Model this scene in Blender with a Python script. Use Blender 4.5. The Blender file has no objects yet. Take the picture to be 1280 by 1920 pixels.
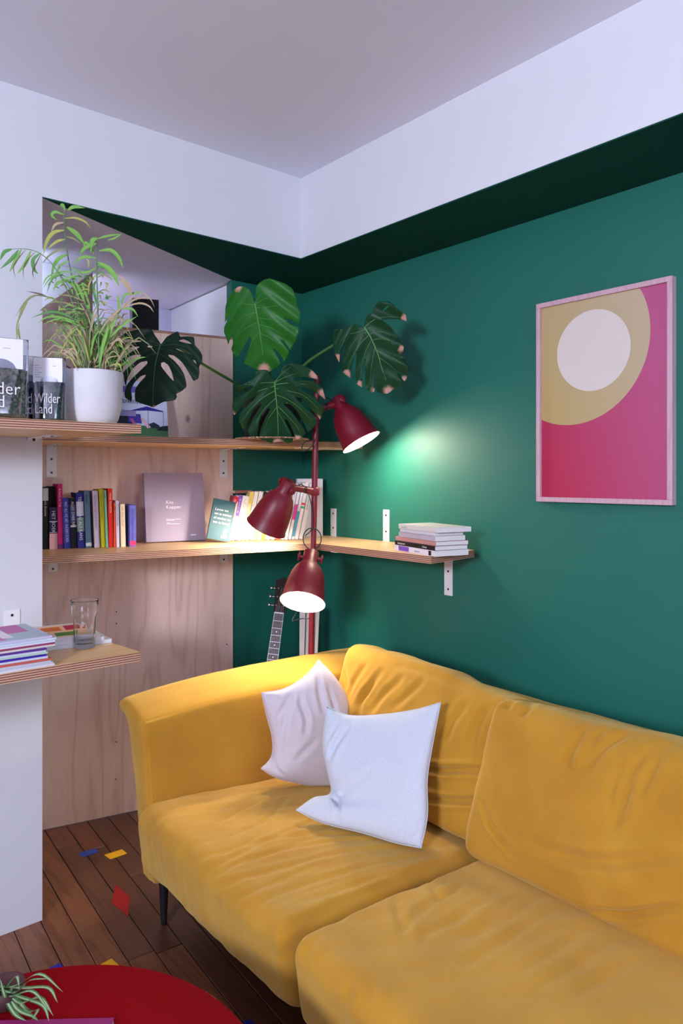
import bpy, bmesh, math, random
import numpy as np
from mathutils import Vector, Matrix, noise
from mathutils.geometry import delaunay_2d_cdt
random.seed(7)
PI = math.pi
SC = bpy.context.scene
COL = SC.collection

# ------------------------------------------------------------------ camera
CAMZ, FPX, HOR, YAW = 1.51, 1377.0, 895.0, math.radians(39.9)
cam_d = bpy.data.cameras.new('camera')
cam = bpy.data.objects.new('camera', cam_d); COL.objects.link(cam)
cam.location = (0, 0, CAMZ); cam.rotation_euler = (PI/2, 0, -YAW)
cam_d.sensor_fit = 'VERTICAL'; cam_d.sensor_height = 36.0; cam_d.sensor_width = 24.0
cam_d.lens = FPX/1920*36.0
cam_d.shift_y = -(960-HOR)/1920.0
cam_d.clip_start = 0.02
SC.camera = cam

# ------------------------------------------------------------------ world, lights, exposure
SC.view_settings.view_transform = 'Standard'; SC.view_settings.look = 'None'
SC.view_settings.gamma = 1.0; SC.view_settings.use_curve_mapping = False
SC.view_settings.exposure = 0.0
SC.cycles.use_denoising = True
SC.cycles.max_bounces = 8
SC.cycles.sample_clamp_indirect = 6.0
W = bpy.data.worlds.new('sky'); SC.world = W; W.use_nodes = True
bg = W.node_tree.nodes['Background']
bg.inputs['Color'].default_value = (0.62, 0.70, 1.0, 1); bg.inputs['Strength'].default_value = 1.0

def area(name, loc, direction, sx, sy, power, color):
    d = bpy.data.lights.new(name, 'AREA'); d.shape = 'RECTANGLE'; d.size = sx; d.size_y = sy
    d.energy = power; d.color = color
    o = bpy.data.objects.new(name, d); COL.objects.link(o); o.location = loc
    o.rotation_euler = Vector(direction).to_track_quat('-Z', 'Z').to_euler()
    return o
area('daylight_window_one', (-2.56, -0.45, 2.15), (1, .25, -.05), 0.5, 0.7, 165, (0.82, 0.86, 1.0))
area('daylight_window_two', (1.25, -2.56, 2.1), (0, 1, 0), 1.5, 1.05, 28, (0.76, 0.80, 1.0))
area('alcove_fill_side', (1.02, 3.62, 2.28), (1, .0, -.1),   .25, .3, 2.6, (.74, .80, 1.0))  # added fill, unseen, brightens the alcove ceiling and side wall
area('alcove_fill_rear', (.92, 3.21, 2.36), (.9, 1, .0), .10, .12, .65, (.70, .80, 1.0))  # added fill hidden behind the column, brightens the patch of stair wall
LAMP_UP, LAMP_MID, LAMP_LOW = 230.0, 520.0, 220.0

# ------------------------------------------------------------------ geometry helpers
FW = Vector((math.sin(YAW), math.cos(YAW), 0)); RT = Vector((math.cos(YAW), -math.sin(YAW), 0))
def ray(px, py): return FW + RT*((px-640)/FPX) + Vector((0, 0, (HOR-py)/FPX))
ORG = Vector((0, 0, CAMZ))
def at(px, py, t): return ORG + ray(px, py)*t
def on_z(px, py, z): r = ray(px, py); return ORG + r*((z-CAMZ)/r.z)
def on_y(px, py, y): r = ray(px, py); return ORG + r*(y/r.y)
def on_x(px, py, x): r = ray(px, py); return ORG + r*(x/r.x)
# plywood panel frame
PO = Vector((1.033, 3.224, 0)); PA = math.radians(-11.8)
PE = Vector((math.cos(PA), math.sin(PA), 0)); PN = Vector((math.sin(PA), -math.cos(PA), 0))
def on_ply(px, py, off=0.0):
    r = ray(px, py); t = (PO + PN*off - ORG).dot(PN)/r.dot(PN)
    return ORG + r*t

def link(name, mesh, mat=None, parent=None):
    o = bpy.data.objects.new(name, mesh); COL.objects.link(o)
    if mat is not None:
        for m in (mat if isinstance(mat, (list, tuple)) else [mat]): mesh.materials.append(m)
    if parent is not None: o.parent = parent
    return o
def meta(o, label=None, cat=None, group=None, kind=None):
    if label: o['label'] = label
    if cat: o['category'] = cat
    if group: o['group'] = group
    if kind: o['kind'] = kind
    return o
def thing(name, label, cat, loc=(0, 0, 0), rot=(0, 0, 0), group=None):
    o = bpy.data.objects.new(name, None); COL.objects.link(o); o.location = loc; o.rotation_euler = rot
    o.empty_display_size = 0.05
    return meta(o, label, cat, group)
def mesh_of(verts, faces, smooth=False, mats=None):
    m = bpy.data.meshes.new('mesh'); m.from_pydata([tuple(v) for v in verts], [], faces)
    if smooth: m.polygons.foreach_set('use_smooth', [True]*len(m.polygons))
    if mats: m.polygons.foreach_set('material_index', mats)
    m.update(); return m
class MB:
    def __init__(s): s.v = []; s.f = []; s.m = []; s.sm = []
    def add(s, v, f, mi=0, smooth=False):
        n = len(s.v); s.v += [Vector(p) for p in v]; s.f += [tuple(i+n for i in q) for q in f]
        s.m += [mi]*len(f); s.sm += [smooth]*len(f)
    def box(s, a, b, mi=0, M=None):
        x0, y0, z0 = a; x1, y1, z1 = b
        v = [(x0,y0,z0),(x1,y0,z0),(x1,y1,z0),(x0,y1,z0),(x0,y0,z1),(x1,y0,z1),(x1,y1,z1),(x0,y1,z1)]
        if M is not None: v = [M @ Vector(p) for p in v]
        s.add(v, [(0,3,2,1),(4,5,6,7),(0,1,5,4),(1,2,6,5),(2,3,7,6),(3,0,4,7)], mi)
    def prism(s, poly, z0, z1, mi=0, side=None, M=None):
        n = len(poly)
        v = [Vector((p[0], p[1], z0)) for p in poly] + [Vector((p[0], p[1], z1)) for p in poly]
        if M is not None: v = [M @ p for p in v]
        s.add(v, [tuple(range(n-1, -1, -1)), tuple(range(n, 2*n))], mi)
        s.add(v, [(i, (i+1) % n, (i+1) % n+n, i+n) for i in range(n)], mi if side is None else side)
    def lathe(s, prof, M=None, seg=32, mi=0, smooth=True, caps=True):
        M = M or Matrix(); v = []; f = []
        for r, z in prof:
            for k in range(seg):
                a = 2*PI*k/seg; v.append(M @ Vector((r*math.cos(a), r*math.sin(a), z)))
        for i in range(len(prof)-1):
            for k in range(seg):
                k2 = (k+1) % seg
                f.append((i*seg+k, i*seg+k2, (i+1)*seg+k2, (i+1)*seg+k))
        s.add(v, f, mi, smooth)
        if caps:
            if prof[0][0] > 1e-5: s.add([v[k] for k in range(seg)][::-1], [tuple(range(seg))], mi)
            if prof[-1][0] > 1e-5: s.add(v[-seg:], [tuple(range(seg))], mi)
    def tube(s, pts, r, seg=10, mi=0, caps=True):
        pts = [Vector(p) for p in pts]; n = len(pts); rs = r if isinstance(r, (list, tuple)) else [r]*n
        v = []; f = []; up = None
        for i, p in enumerate(pts):
            t = (pts[min(i+1, n-1)] - pts[max(i-1, 0)]).normalized()
            if up is None:
                up = Vector((0, 0, 1)) if abs(t.z) < .9 else Vector((1, 0, 0))
            a = (up - t*up.dot(t)).normalized(); b = t.cross(a); up = a
            for k in range(seg):
                an = 2*PI*k/seg; v.append(p + (a*math.cos(an)+b*math.sin(an))*rs[i])
        for i in range(n-1):
            for k in range(seg):
                k2 = (k+1) % seg; f.append((i*seg+k, i*seg+k2, (i+1)*seg+k2, (i+1)*seg+k))
        s.add(v, f, mi, True)
        if caps: s.add(v[:seg], [tuple(range(seg-1, -1, -1))], mi); s.add(v[-seg:], [tuple(range(seg))], mi)
    def build(s, name, mat, parent=None, bevel=0):
        m = mesh_of(s.v, s.f, False, s.m); m.polygons.foreach_set('use_smooth', s.sm)
        o = link(name, m, mat, parent)
        if bevel:
            b = o.modifiers.new('b', 'BEVEL'); b.width = bevel; b.segments = 2; b.limit_method = 'ANGLE'; b.angle_limit = .6
        return o
def axis_matrix(p, z, x=None):
    z = Vector(z).normalized(); x = Vector(x) if x else (Vector((1,0,0)) if abs(z.x) < .9 else Vector((0,1,0)))
    x = (x - z*x.dot(z)).normalized(); y = z.cross(x)
    return Matrix(((x.x,y.x,z.x,p[0]),(x.y,y.y,z.y,p[1]),(x.z,y.z,z.z,p[2]),(0,0,0,1)))
def catmull(pts, n):
    pts = [Vector(p) for p in pts]; P = [2*pts[0]-pts[1]]+pts+[2*pts[-1]-pts[-2]]; out = []
    seg = len(pts)-1
    for i in range(n+1):
        u = i/n*seg; k = min(int(u), seg-1); t = u-k; a, b, c, d = P[k:k+4]
        out.append(.5*((2*b)+(-a+c)*t+(2*a-5*b+4*c-d)*t*t+(-a+3*b-3*c+d)*t**3))
    return out

# ------------------------------------------------------------------ materials
def srgb(*c):
    return tuple(((x/255)/12.92 if x/255 <= .04045 else (((x/255)+.055)/1.055)**2.4) for x in c)+(1,)
def newmat(name):
    m = bpy.data.materials.new(name); m.use_nodes = True; nt = m.node_tree
    return m, nt, nt.nodes['Principled BSDF']
def N(nt, t, **kw):
    n = nt.nodes.new(t)
    for k, v in kw.items():
        if k in n.inputs: n.inputs[k].default_value = v
        else: setattr(n, k, v)
    return n
def mat(name, col, rough=.5, var=.0, scale=20, bump=0, bscale=60, spec=.5, metal=0, sheen=0, coat=0, stretch=None):
    m, nt, b = newmat(name); L = nt.links.new
    b.inputs['Roughness'].default_value = rough; b.inputs['Specular IOR Level'].default_value = spec
    b.inputs['Metallic'].default_value = metal; b.inputs['Sheen Weight'].default_value = sheen
    b.inputs['Coat Weight'].default_value = coat
    b.inputs['Base Color'].default_value = col
    tc = N(nt, 'ShaderNodeTexCoord'); src = tc.outputs['Object']
    if stretch:
        mp = N(nt, 'ShaderNodeMapping', Scale=stretch); L(src, mp.inputs['Vector']); src = mp.outputs[0]
    nz = N(nt, 'ShaderNodeTexNoise', Scale=scale, Detail=5.0); L(src, nz.inputs['Vector'])
    mx = N(nt, 'ShaderNodeMix', data_type='RGBA')
    mx.inputs['A'].default_value = tuple(c*(1-var) for c in col[:3])+(1,)
    mx.inputs['B'].default_value = tuple(min(1, c*(1+var)) for c in col[:3])+(1,)
    L(nz.outputs['Fac'], mx.inputs['Factor']); L(mx.outputs['Result'], b.inputs['Base Color'])
    if bump:
        n2 = N(nt, 'ShaderNodeTexNoise', Scale=bscale, Detail=4.0); L(src, n2.inputs['Vector'])
        bp = N(nt, 'ShaderNodeBump', Strength=bump, Distance=.002); L(n2.outputs['Fac'], bp.inputs['Height'])
        L(bp.outputs[0], b.inputs['Normal'])
    return m
def wood(name, c1, c2, c3, scale=(6, 6, .55), rough=.55, knots=True, bump=.15, dist=1.2):
    """long grain along local Z, cathedral figure through a distorted wave, dark knots"""
    m, nt, b = newmat(name); L = nt.links.new
    tc = N(nt, 'ShaderNodeTexCoord'); mp = N(nt, 'ShaderNodeMapping', Scale=scale); L(tc.outputs['Object'], mp.inputs['Vector'])
    warp = N(nt, 'ShaderNodeTexNoise', Scale=.9, Detail=2.0); L(mp.outputs[0], warp.inputs['Vector'])
    wv = N(nt, 'ShaderNodeMath', operation='MULTIPLY'); L(warp.outputs['Fac'], wv.inputs[0]); wv.inputs[1].default_value = 9*dist
    sn = N(nt, 'ShaderNodeMath', operation='SINE'); m2 = N(nt, 'ShaderNodeMath', operation='MULTIPLY'); m2.inputs[1].default_value = 5.0
    L(wv.outputs[0], m2.inputs[0]); L(m2.outputs[0], sn.inputs[0])
    mr = N(nt, 'ShaderNodeMapRange'); mr.inputs['From Min'].default_value = -1; L(sn.outputs[0], mr.inputs['Value'])
    pw = N(nt, 'ShaderNodeMath', operation='POWER'); pw.inputs[1].default_value = 3.0; L(mr.outputs[0], pw.inputs[0])
    fine = N(nt, 'ShaderNodeTexNoise', Scale=14.0, Detail=6.0); L(mp.outputs[0], fine.inputs['Vector'])
    ad = N(nt, 'ShaderNodeMath', operation='MULTIPLY_ADD'); L(fine.outputs['Fac'], ad.inputs[0]); ad.inputs[1].default_value = .55
    m3 = N(nt, 'ShaderNodeMath', operation='MULTIPLY'); m3.inputs[1].default_value = .30; L(pw.outputs[0], m3.inputs[0]); L(m3.outputs[0], ad.inputs[2])
    cr = N(nt, 'ShaderNodeValToRGB'); e = cr.color_ramp.elements
    e[0].position = .12; e[0].color = c1; e[1].position = .85; e[1].color = c3
    k = e.new(.45); k.color = c2
    L(ad.outputs[0], cr.inputs[0]); out = cr.outputs[0]
    if knots:
        mk = N(nt, 'ShaderNodeMapping', Scale=(3.4, 3.4, 2.2)); L(tc.outputs['Object'], mk.inputs['Vector'])
        vo = N(nt, 'ShaderNodeTexVoronoi', Scale=1.0, Randomness=1.0); L(mk.outputs[0], vo.inputs['Vector'])
        r = N(nt, 'ShaderNodeMapRange'); r.inputs['From Min'].default_value = .015; r.inputs['From Max'].default_value = .06
        L(vo.outputs['Distance'], r.inputs['Value'])
        mx = N(nt, 'ShaderNodeMix', data_type='RGBA'); mx.inputs['A'].default_value = tuple(c*.25 for c in c3[:3])+(1,)
        L(r.outputs[0], mx.inputs['Factor']); L(out, mx.inputs['B']); out = mx.outputs['Result']
    L(out, b.inputs['Base Color']); b.inputs['Roughness'].default_value = rough
    bp = N(nt, 'ShaderNodeBump', Strength=bump, Distance=.001); L(fine.outputs['Fac'], bp.inputs['Height']); L(bp.outputs[0], b.inputs['Normal'])
    return m
def ply_edge(name, z0, th, layers=4):
    """bands of veneer stacked along world height"""
    m, nt, b = newmat(name); L = nt.links.new
    tc = N(nt, 'ShaderNodeTexCoord'); sx = N(nt, 'ShaderNodeSeparateXYZ'); L(tc.outputs['Object'], sx.inputs[0])
    nz = N(nt, 'ShaderNodeTexNoise', Scale=7.0, Detail=3.0); L(tc.outputs['Object'], nz.inputs['Vector'])
    jt = N(nt, 'ShaderNodeMath', operation='MULTIPLY_ADD'); L(nz.outputs['Fac'], jt.inputs[0]); jt.inputs[1].default_value = .0014
    L(sx.outputs['Z'], jt.inputs[2])
    mm = N(nt, 'ShaderNodeMath', operation='MULTIPLY'); mm.inputs[1].default_value = 2*PI*layers/th; L(jt.outputs[0], mm.inputs[0])
    sn = N(nt, 'ShaderNodeMath', operation='SINE'); L(mm.outputs[0], sn.inputs[0])
    cr = N(nt, 'ShaderNodeValToRGB'); e = cr.color_ramp.elements
    mr = N(nt, 'ShaderNodeMapRange'); mr.inputs['From Min'].default_value = -1; L(sn.outputs[0], mr.inputs['Value']); L(mr.outputs[0], cr.inputs[0])
    e[0].position = .08; e[0].color = srgb(96, 56, 46); e[1].position = .6; e[1].color = srgb(204, 160, 134)
    k = e.new(.3); k.color = srgb(156, 104, 84)
    L(cr.outputs[0], b.inputs['Base Color']); b.inputs['Roughness'].default_value = .7
    return m
def emis(name, col, s):
    m, nt, b = newmat(name); b.inputs['Base Color'].default_value = col
    b.inputs['Emission Color'].default_value = col; b.inputs['Emission Strength'].default_value = s; return m

M_white = mat('white_paint', (.655, .665, .73, 1), .75, .015, 6, .08, 220)
M_ceil = mat('ceiling_paint', (.80, .81, .94, 1), .85, .02, 4, .05, 150)
M_green = mat('green_paint', (.007, .138, .102, 1), .55, .05, 5, .10, 240, spec=.5)
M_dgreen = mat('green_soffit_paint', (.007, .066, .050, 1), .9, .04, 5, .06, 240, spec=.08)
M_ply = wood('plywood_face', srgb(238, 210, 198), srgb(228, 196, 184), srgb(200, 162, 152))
M_shelf = wood('shelf_face', srgb(232, 196, 146), srgb(224, 184, 134), srgb(196, 146, 100), scale=(1.2, 9, 9), knots=False, rough=.38)
M_metal_w = mat('white_powder_coat', (.82, .80, .84, 1), .4, .01)
M_screw = mat('dark_screw', (.03, .03, .05, 1), .35, metal=.8)
M_black = mat('black_plastic', (.012, .011, .014, 1), .45)
M_page = mat('paper', (.80, .78, .80, 1), .8, .05, 40, .3, 400, stretch=(1, 1, 20))
M_red = mat('red_lamp_lacquer', (.175, .004, .018, 1), .42, .03, 10, spec=.5)
M_redin = mat('lamp_inner_white', (.9, .88, .85, 1), .5)
M_sofa, _nt, _b = newmat('mustard_velvet')
def velvet():
    nt, b = _nt, _b; L = nt.links.new
    tc = N(nt, 'ShaderNodeTexCoord')
    n1 = N(nt, 'ShaderNodeTexNoise', Scale=5.0, Detail=4.0); L(tc.outputs['Object'], n1.inputs['Vector'])
    n2 = N(nt, 'ShaderNodeTexNoise', Scale=900.0, Detail=2.0); L(tc.outputs['Object'], n2.inputs['Vector'])
    cr = N(nt, 'ShaderNodeValToRGB'); e = cr.color_ramp.elements
    e[0].position = .3; e[0].color = srgb(170, 118, 30); e[1].position = .72; e[1].color = srgb(188, 138, 42)
    L(n1.outputs['Fac'], cr.inputs[0])
    # worn, slightly greyed spots where people sit
    n3 = N(nt, 'ShaderNodeTexNoise', Scale=11.0, Detail=3.0); L(tc.outputs['Object'], n3.inputs['Vector'])
    r3 = N(nt, 'ShaderNodeMapRange'); r3.inputs['From Min'].default_value = .66; r3.inputs['From Max'].default_value = .8
    r3.inputs['To Max'].default_value = .25; L(n3.outputs['Fac'], r3.inputs['Value'])
    mx = N(nt, 'ShaderNodeMix', data_type='RGBA'); mx.inputs['B'].default_value = srgb(150, 110, 60)
    L(r3.outputs[0], mx.inputs['Factor']); L(cr.outputs[0], mx.inputs['A']); L(mx.outputs['Result'], b.inputs['Base Color'])
    b.inputs['Roughness'].default_value = .85; b.inputs['Specular IOR Level'].default_value = .15
    b.inputs['Sheen Weight'].default_value = .38; b.inputs['Sheen Roughness'].default_value = .6
    b.inputs['Sheen Tint'].default_value = (1, .84, .38, 1)
    bp = N(nt, 'ShaderNodeBump', Strength=.25, Distance=.0006); L(n2.outputs['Fac'], bp.inputs['Height']); L(bp.outputs[0], b.inputs['Normal'])
velvet()
def fabric(name, col, scale=700):
    m, nt, b = newmat(name); L = nt.links.new
    tc = N(nt, 'ShaderNodeTexCoord')
    c = N(nt, 'ShaderNodeTexNoise', Scale=scale*.6, Detail=1.0); L(tc.outputs['Object'], c.inputs['Vector'])
    mx = N(nt, 'ShaderNodeMix', data_type='RGBA'); mx.inputs['A'].default_value = tuple(x*.80 for x in col[:3])+(1,); mx.inputs['B'].default_value = tuple(min(1, x*1.12) for x in col[:3])+(1,)
    L(c.outputs['Fac'], mx.inputs['Factor']); L(mx.outputs['Result'], b.inputs['Base Color'])
    n = N(nt, 'ShaderNodeTexNoise', Scale=scale, Detail=2.0); L(tc.outputs['Object'], n.inputs['Vector'])
    bp = N(nt, 'ShaderNodeBump', Strength=.35, Distance=.001); L(n.outputs['Fac'], bp.inputs['Height']); L(bp.outputs[0], b.inputs['Normal'])
    b.inputs['Roughness'].default_value = .9; b.inputs['Sheen Weight'].default_value = .15; return m
M_pil1 = fabric('pink_white_linen', (.62, .56, .63, 1)); M_pil2 = fabric('blue_white_weave', (.58, .62, .72, 1), 520)
M_pot = mat('pale_concrete', (.66, .64, .70, 1), .75, .10, 14, .25, 50)
def glass(name, col=(1, 1, 1, 1), rough=0.0, ior=1.45):
    m, nt, b = newmat(name); b.inputs['Base Color'].default_value = col; b.inputs['Transmission Weight'].default_value = 1
    b.inputs['Roughness'].default_value = rough; b.inputs['IOR'].default_value = ior; return m
M_glass = glass('clear_glass')
_solid = {}
def solid(r, g, b, rough=.5, spec=.3):
    k = (r, g, b, rough)
    if k not in _solid: _solid[k] = mat('colour_%02x%02x%02x' % (r, g, b), srgb(r, g, b), rough, .03, 30, spec=spec)
    return _solid[k]

# lettering ----------------------------------------------------------
def text_mesh(s, size, ext=.0003, align='LEFT', shear=0, spacing=1.0):
    c = bpy.data.curves.new('t', 'FONT'); c.body = s; c.size = size; c.extrude = ext; c.align_x = align; c.resolution_u = 2; c.offset = -size*.008
    c.shear = shear; c.space_line = spacing
    o = bpy.data.objects.new('t', c); COL.objects.link(o)
    dg = bpy.context.evaluated_depsgraph_get(); dg.update()
    m = bpy.data.meshes.new_from_object(o.evaluated_get(dg)); bpy.data.objects.remove(o); bpy.data.curves.remove(c)
    return m
def lettering(s, size, M, material, parent, name='lettering', fit=None, **kw):
    """M: 4x4, local x = reading direction, local y = up of the letters, local z = out of the surface"""
    m = text_mesh(s, size, **kw)
    if fit and len(m.vertices):
        w = max(v.co.x for v in m.vertices)-min(v.co.x for v in m.vertices)
        if w > fit: m.transform(Matrix.Scale(fit/w, 4, (1, 0, 0)))
    m.transform(M); m.materials.clear()
    return link(name, m, material, parent)
def frame3(o, x, y):
    x = Vector(x).normalized(); y = Vector(y).normalized(); z = x.cross(y)
    return Matrix(((x.x,y.x,z.x,o[0]),(x.y,y.y,z.y,o[1]),(x.z,y.z,z.z,o[2]),(0,0,0,1)))

# ================================================================== ROOM
XR, YB, YL, XC = 2.29, 3.06, 2.575, 0.824      # right wall, green back wall, white left wall face, column edge
XBK, ZS, ZC = 1.922, 2.463, 2.816             # right bulkhead face, soffit height, ceiling
X0, Y0 = -2.6, -2.6
def struct(name, mb, m, parent=None):
    o = mb.build(name, m, parent)
    if parent is None: o['kind'] = 'structure'
    return o
b = MB(); b.box((X0-.1, Y0-.1, ZC), (XR+.1, 4.0, ZC+.1)); struct('ceiling', b, M_ceil)
b = MB(); b.box((XR, Y0-.1, 0), (XR+.1, YB+.1, ZC)); struct('wall_right', b, M_green)
b = MB(); b.box((X0-.1, YL, 0), (XC, YL+.60, ZC)); struct('wall_left', b, M_white)
b = MB(); b.box((1.60, YB, 0), (XR, YB+.06, ZS)); 
# green back wall is only as wide as its visible strip; plywood meets it at its left edge
b = MB(); b.prism([(1.868, YB), (XR, YB), (XR, YB+.1), (1.90, YB+.1)], 0, ZS); struct('wall_back', b, M_green)
# bulkheads: white faces, green undersides
b = MB(); b.box((XC, YL, ZS+.004), (XBK+.0, 4.0, ZC)); struct('trim_1', b, M_white)
b = MB(); b.box((XBK, Y0, ZS+.004), (XR, 4.0, ZC)); struct('trim_2', b, M_white)
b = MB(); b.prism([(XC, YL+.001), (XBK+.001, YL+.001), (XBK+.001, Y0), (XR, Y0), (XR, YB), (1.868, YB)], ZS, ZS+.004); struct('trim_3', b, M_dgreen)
b = MB(); b.prism([(XC, YL+.001), (1.868, YB), (1.93, 3.9), (XC, 3.9)], ZS+.001, ZS+.004); struct('trim_4', b, mat('alcove_ceiling_paint', (.76, .74, .92, 1), .8, .02, 5))
b = MB(); b.prism([(1.872, YB+.002), (1.90, YB+.1), (1.94, 3.83), (2.0, 3.83), (2.0, YB+.1)], 1.9, ZS); struct('wall_alcove', b, M_white)
b = MB(); b.box((XC, 3.83, 1.9), (2.0, 3.9, ZS)); struct('wall_alcove_rear', b, mat('alcove_wall_paint', (.72, .70, .90, 1), .8, .02, 5))
b = MB(); b.box((XC-.1, 3.345, 1.9), (1.293, 3.40, ZS)); struct('wall_stair', b, M_white)
b = MB(); b.prism([(XC, 3.17), (1.875, 3.17-0), (1.95, 3.9), (XC, 3.9)], 2.02, 2.03)
# far walls with window openings
def wall_with_hole(name, axis, c, a0, a1, h0, h1, z0, z1, th, m):
    b = MB()
    for (p, q, r, s) in ((a0, h0, 0, ZC), (h1, a1, 0, ZC), (h0, h1, 0, z0), (h0, h1, z1, ZC)):
        if axis == 'x': b.box((min(c, c+th), p, r), (max(c, c+th), q, s))
        else: b.box((p, min(c, c+th), r), (q, max(c, c+th), s))
    return struct(name, b, m)
wall_with_hole('wall_window_side', 'x', X0, Y0, YL, -.95, .05, 1.3, 2.65, -.1, M_white)
wall_with_hole('wall_rear', 'y', Y0, X0-.1, XR, .45, 2.05, .85, 2.65, -.1, M_white)
def window(name, axis, c, a0, a1, z0, z1):
    t = bpy.data.objects.new(name, None); COL.objects.link(t); t['kind'] = 'structure'
    def bx(b, p, q, r, s, w=.03):
        if axis == 'x': b.box((c-w, p, r), (c+w, q, s))
        else: b.box((p, c-w, r), (q, c+w, s))
    b = MB(); g = .05
    bx(b, a0, a0+g, z0, z1); bx(b, a1-g, a1, z0, z1); bx(b, a0+g, a1-g, z0, z0+g); bx(b, a0+g, a1-g, z1-g, z1)
    am = (a0+a1)/2; bx(b, am-.02, am+.02, z0+g, z1-g)
    b.build('window_frame', M_metal_w, t)
window('window_1', 'x', X0-.05, -.95, .05, 1.3, 2.65); window('window_2', 'y', Y0-.05, .45, 2.05, .85, 2.65)

# ------------------------------------------------------------------ floor with planks
M_gap = mat('floor_gap', (.01, .006, .005, 1), .9)
M_planks = [wood('plank_%d' % i, srgb(*a), srgb(*c), srgb(*d), scale=(22, 1.6, 22), knots=False, rough=.36, bump=.3, dist=.7)
            for i, (a, c, d) in enumerate([tuple(tuple(int(x*.82) for x in q) for q in w3) for w3 in [((142, 84, 54), (120, 68, 44), (92, 50, 34)), ((112, 66, 44), (96, 54, 36), (72, 40, 28)),
                                           ((156, 98, 64), (134, 80, 52), (104, 60, 40)), ((124, 76, 54), (106, 64, 46), (80, 46, 34))]])]
b = MB(); b.box((X0-.1, Y0-.1, -.08), (XR+.1, 3.4, -.004)); floor = struct('floor', b, M_gap)
FA = math.radians(4.5)     # planks run along y, turned 4.5 degrees
ROT = Matrix.Rotation(-FA, 4, 'Z') if False else Matrix.Rotation(FA*-1, 4, 'Z')
def plank(u0, u1, v0, v1, mi):
    b = MB(); g = .0016; z = random.uniform(-.0008, 0)
    b.box((u0+g, v0+g, -.0038), (u1-g, v1-g, z-.0008)); 
    b.add([(u0+g, v0+g, z-.0008), (u1-g, v0+g, z-.0008), (u1-g, v1-g, z-.0008), (u0+g, v1-g, z-.0008),
           (u0+g+.001, v0+g+.001, z), (u1-g-.001, v0+g+.001, z), (u1-g-.001, v1-g-.001, z), (u0+g+.001, v1-g-.001, z)],
          [(4,5,6,7),(0,1,5,4),(1,2,6,5),(2,3,7,6),(3,0,4,7)])
    b.v = [ROT @ (p) for p in b.v]
    return b.build('plank', M_planks[mi], floor)
PWD = .086; rnd = random.Random(3); npl = 0; u = -.02
for i in range(-6, 33):
    u0 = i*PWD+.012; v = -.2 - rnd.random()*.8 
    while v < 3.35:
        ln = rnd.uniform(.55, 1.5); v1 = min(v+ln, 3.4)
        if npl < 290: plank(u0, u0+PWD, v, v1, rnd.randrange(4)); npl += 1
        v = v1
# wider world of the same floor outside the view, joined
b = MB()
for i in range(-40, 34):
    for k in range(3):
        v0 = -2.7+k*.85; v1 = v0+.85
        if i >= -6 and v1 > -.1: continue
        u0 = i*PWD+.012; b.box((u0+.001, v0+.001, -.0038), (u0+PWD-.001, min(v1, 2.8)-.001, -.001))
for i in range(-40, -6):
    u0 = i*PWD+.012; b.box((u0+.001, -.15, -.0038), (u0+PWD-.001, 2.9, -.001))
b.v = [ROT @ p for p in b.v]; o = b.build('distant_planks', M_planks[0], floor); o['kind'] = 'stuff'
def inlay(c2, col, label, sc=.390625, ox=0, oy=1480):
    pts = [on_z(x*sc+ox, y*sc+oy, 0) for x, y in c2]
    pts = [(p.x, p.y) for p in pts]
    ar = sum(pts[i][0]*pts[(i+1) % len(pts)][1]-pts[(i+1) % len(pts)][0]*pts[i][1] for i in range(len(pts)))
    if ar < 0: pts = pts[::-1]
    b = MB(); b.prism(pts, -.001, .0006); o = b.build('inlay', solid(*col, rough=.42), floor); o['label'] = label
inlay([(375,307),(455,283),(475,300),(395,328)], (38, 72, 168), 'blue painted floor inlay near the plywood')
inlay([(500,315),(585,288),(610,308),(530,336)], (232, 170, 30), 'yellow painted floor inlay beside the blue one')
inlay([(555,457),(622,515),(616,612),(535,545)], (150, 18, 24), 'dark red diamond floor inlay by the sofa leg')
inlay([(225,865),(285,833),(305,852),(245,885)], (40, 40, 150), 'blue floor inlay half under the red table')
inlay([(470,847),(535,813),(580,853),(510,890)], (214, 160, 24), 'yellow floor inlay at the rim of the red table')
inlay([(1165,1112),(1205,1106),(1225,1126),(1180,1140)], (30, 34, 140), 'blue floor inlay in the shade before the sofa')

# ------------------------------------------------------------------ plywood panel
t = thing('alcove_partition', 'tall pale plywood panel with dark knots closing off the alcove', 'panel', PO + Vector((0, 0, 0)), (0, 0, PA))
b = MB(); sR = .853
b.box((-.32, .0, .004), (sR, .018, 2.172))
b.build('board', M_ply, t)
b = MB()
for px, py in ((391, 619), (388, 646)): pass
for (px, py) in ((426, 622), (425, 1208), (427, 1290), (218, 1147), (218, 1169), (218, 1391), (217, 1461)):
    p = on_ply(px, py, .0); q = p-PO; b.lathe([(.003, 0), (.003, .0012), (.0, .0012)], axis_matrix((q.dot(PE), 0, p.z), (0, -1, 0)), 10)
b.build('screw_heads', M_screw, t)['kind'] = 'stuff'
b = MB(); b.box((-.32, -.0015, 2.172), (sR, .0195, 2.184)); b.build('top_edge', ply_edge('ply_edge_vert', 0, .018, 3), t)
t2 = thing('slanted_panel', 'brown-grey board with a slanting top beneath the stair wall, behind the palm', 'panel', (0, 0, 0))
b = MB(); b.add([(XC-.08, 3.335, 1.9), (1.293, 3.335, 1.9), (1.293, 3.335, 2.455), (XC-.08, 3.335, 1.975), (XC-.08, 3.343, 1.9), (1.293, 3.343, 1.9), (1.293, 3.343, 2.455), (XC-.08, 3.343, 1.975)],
                [(0,1,2,3),(7,6,5,4),(0,4,5,1),(1,5,6,2),(2,6,7,3),(3,7,4,0)])
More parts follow.
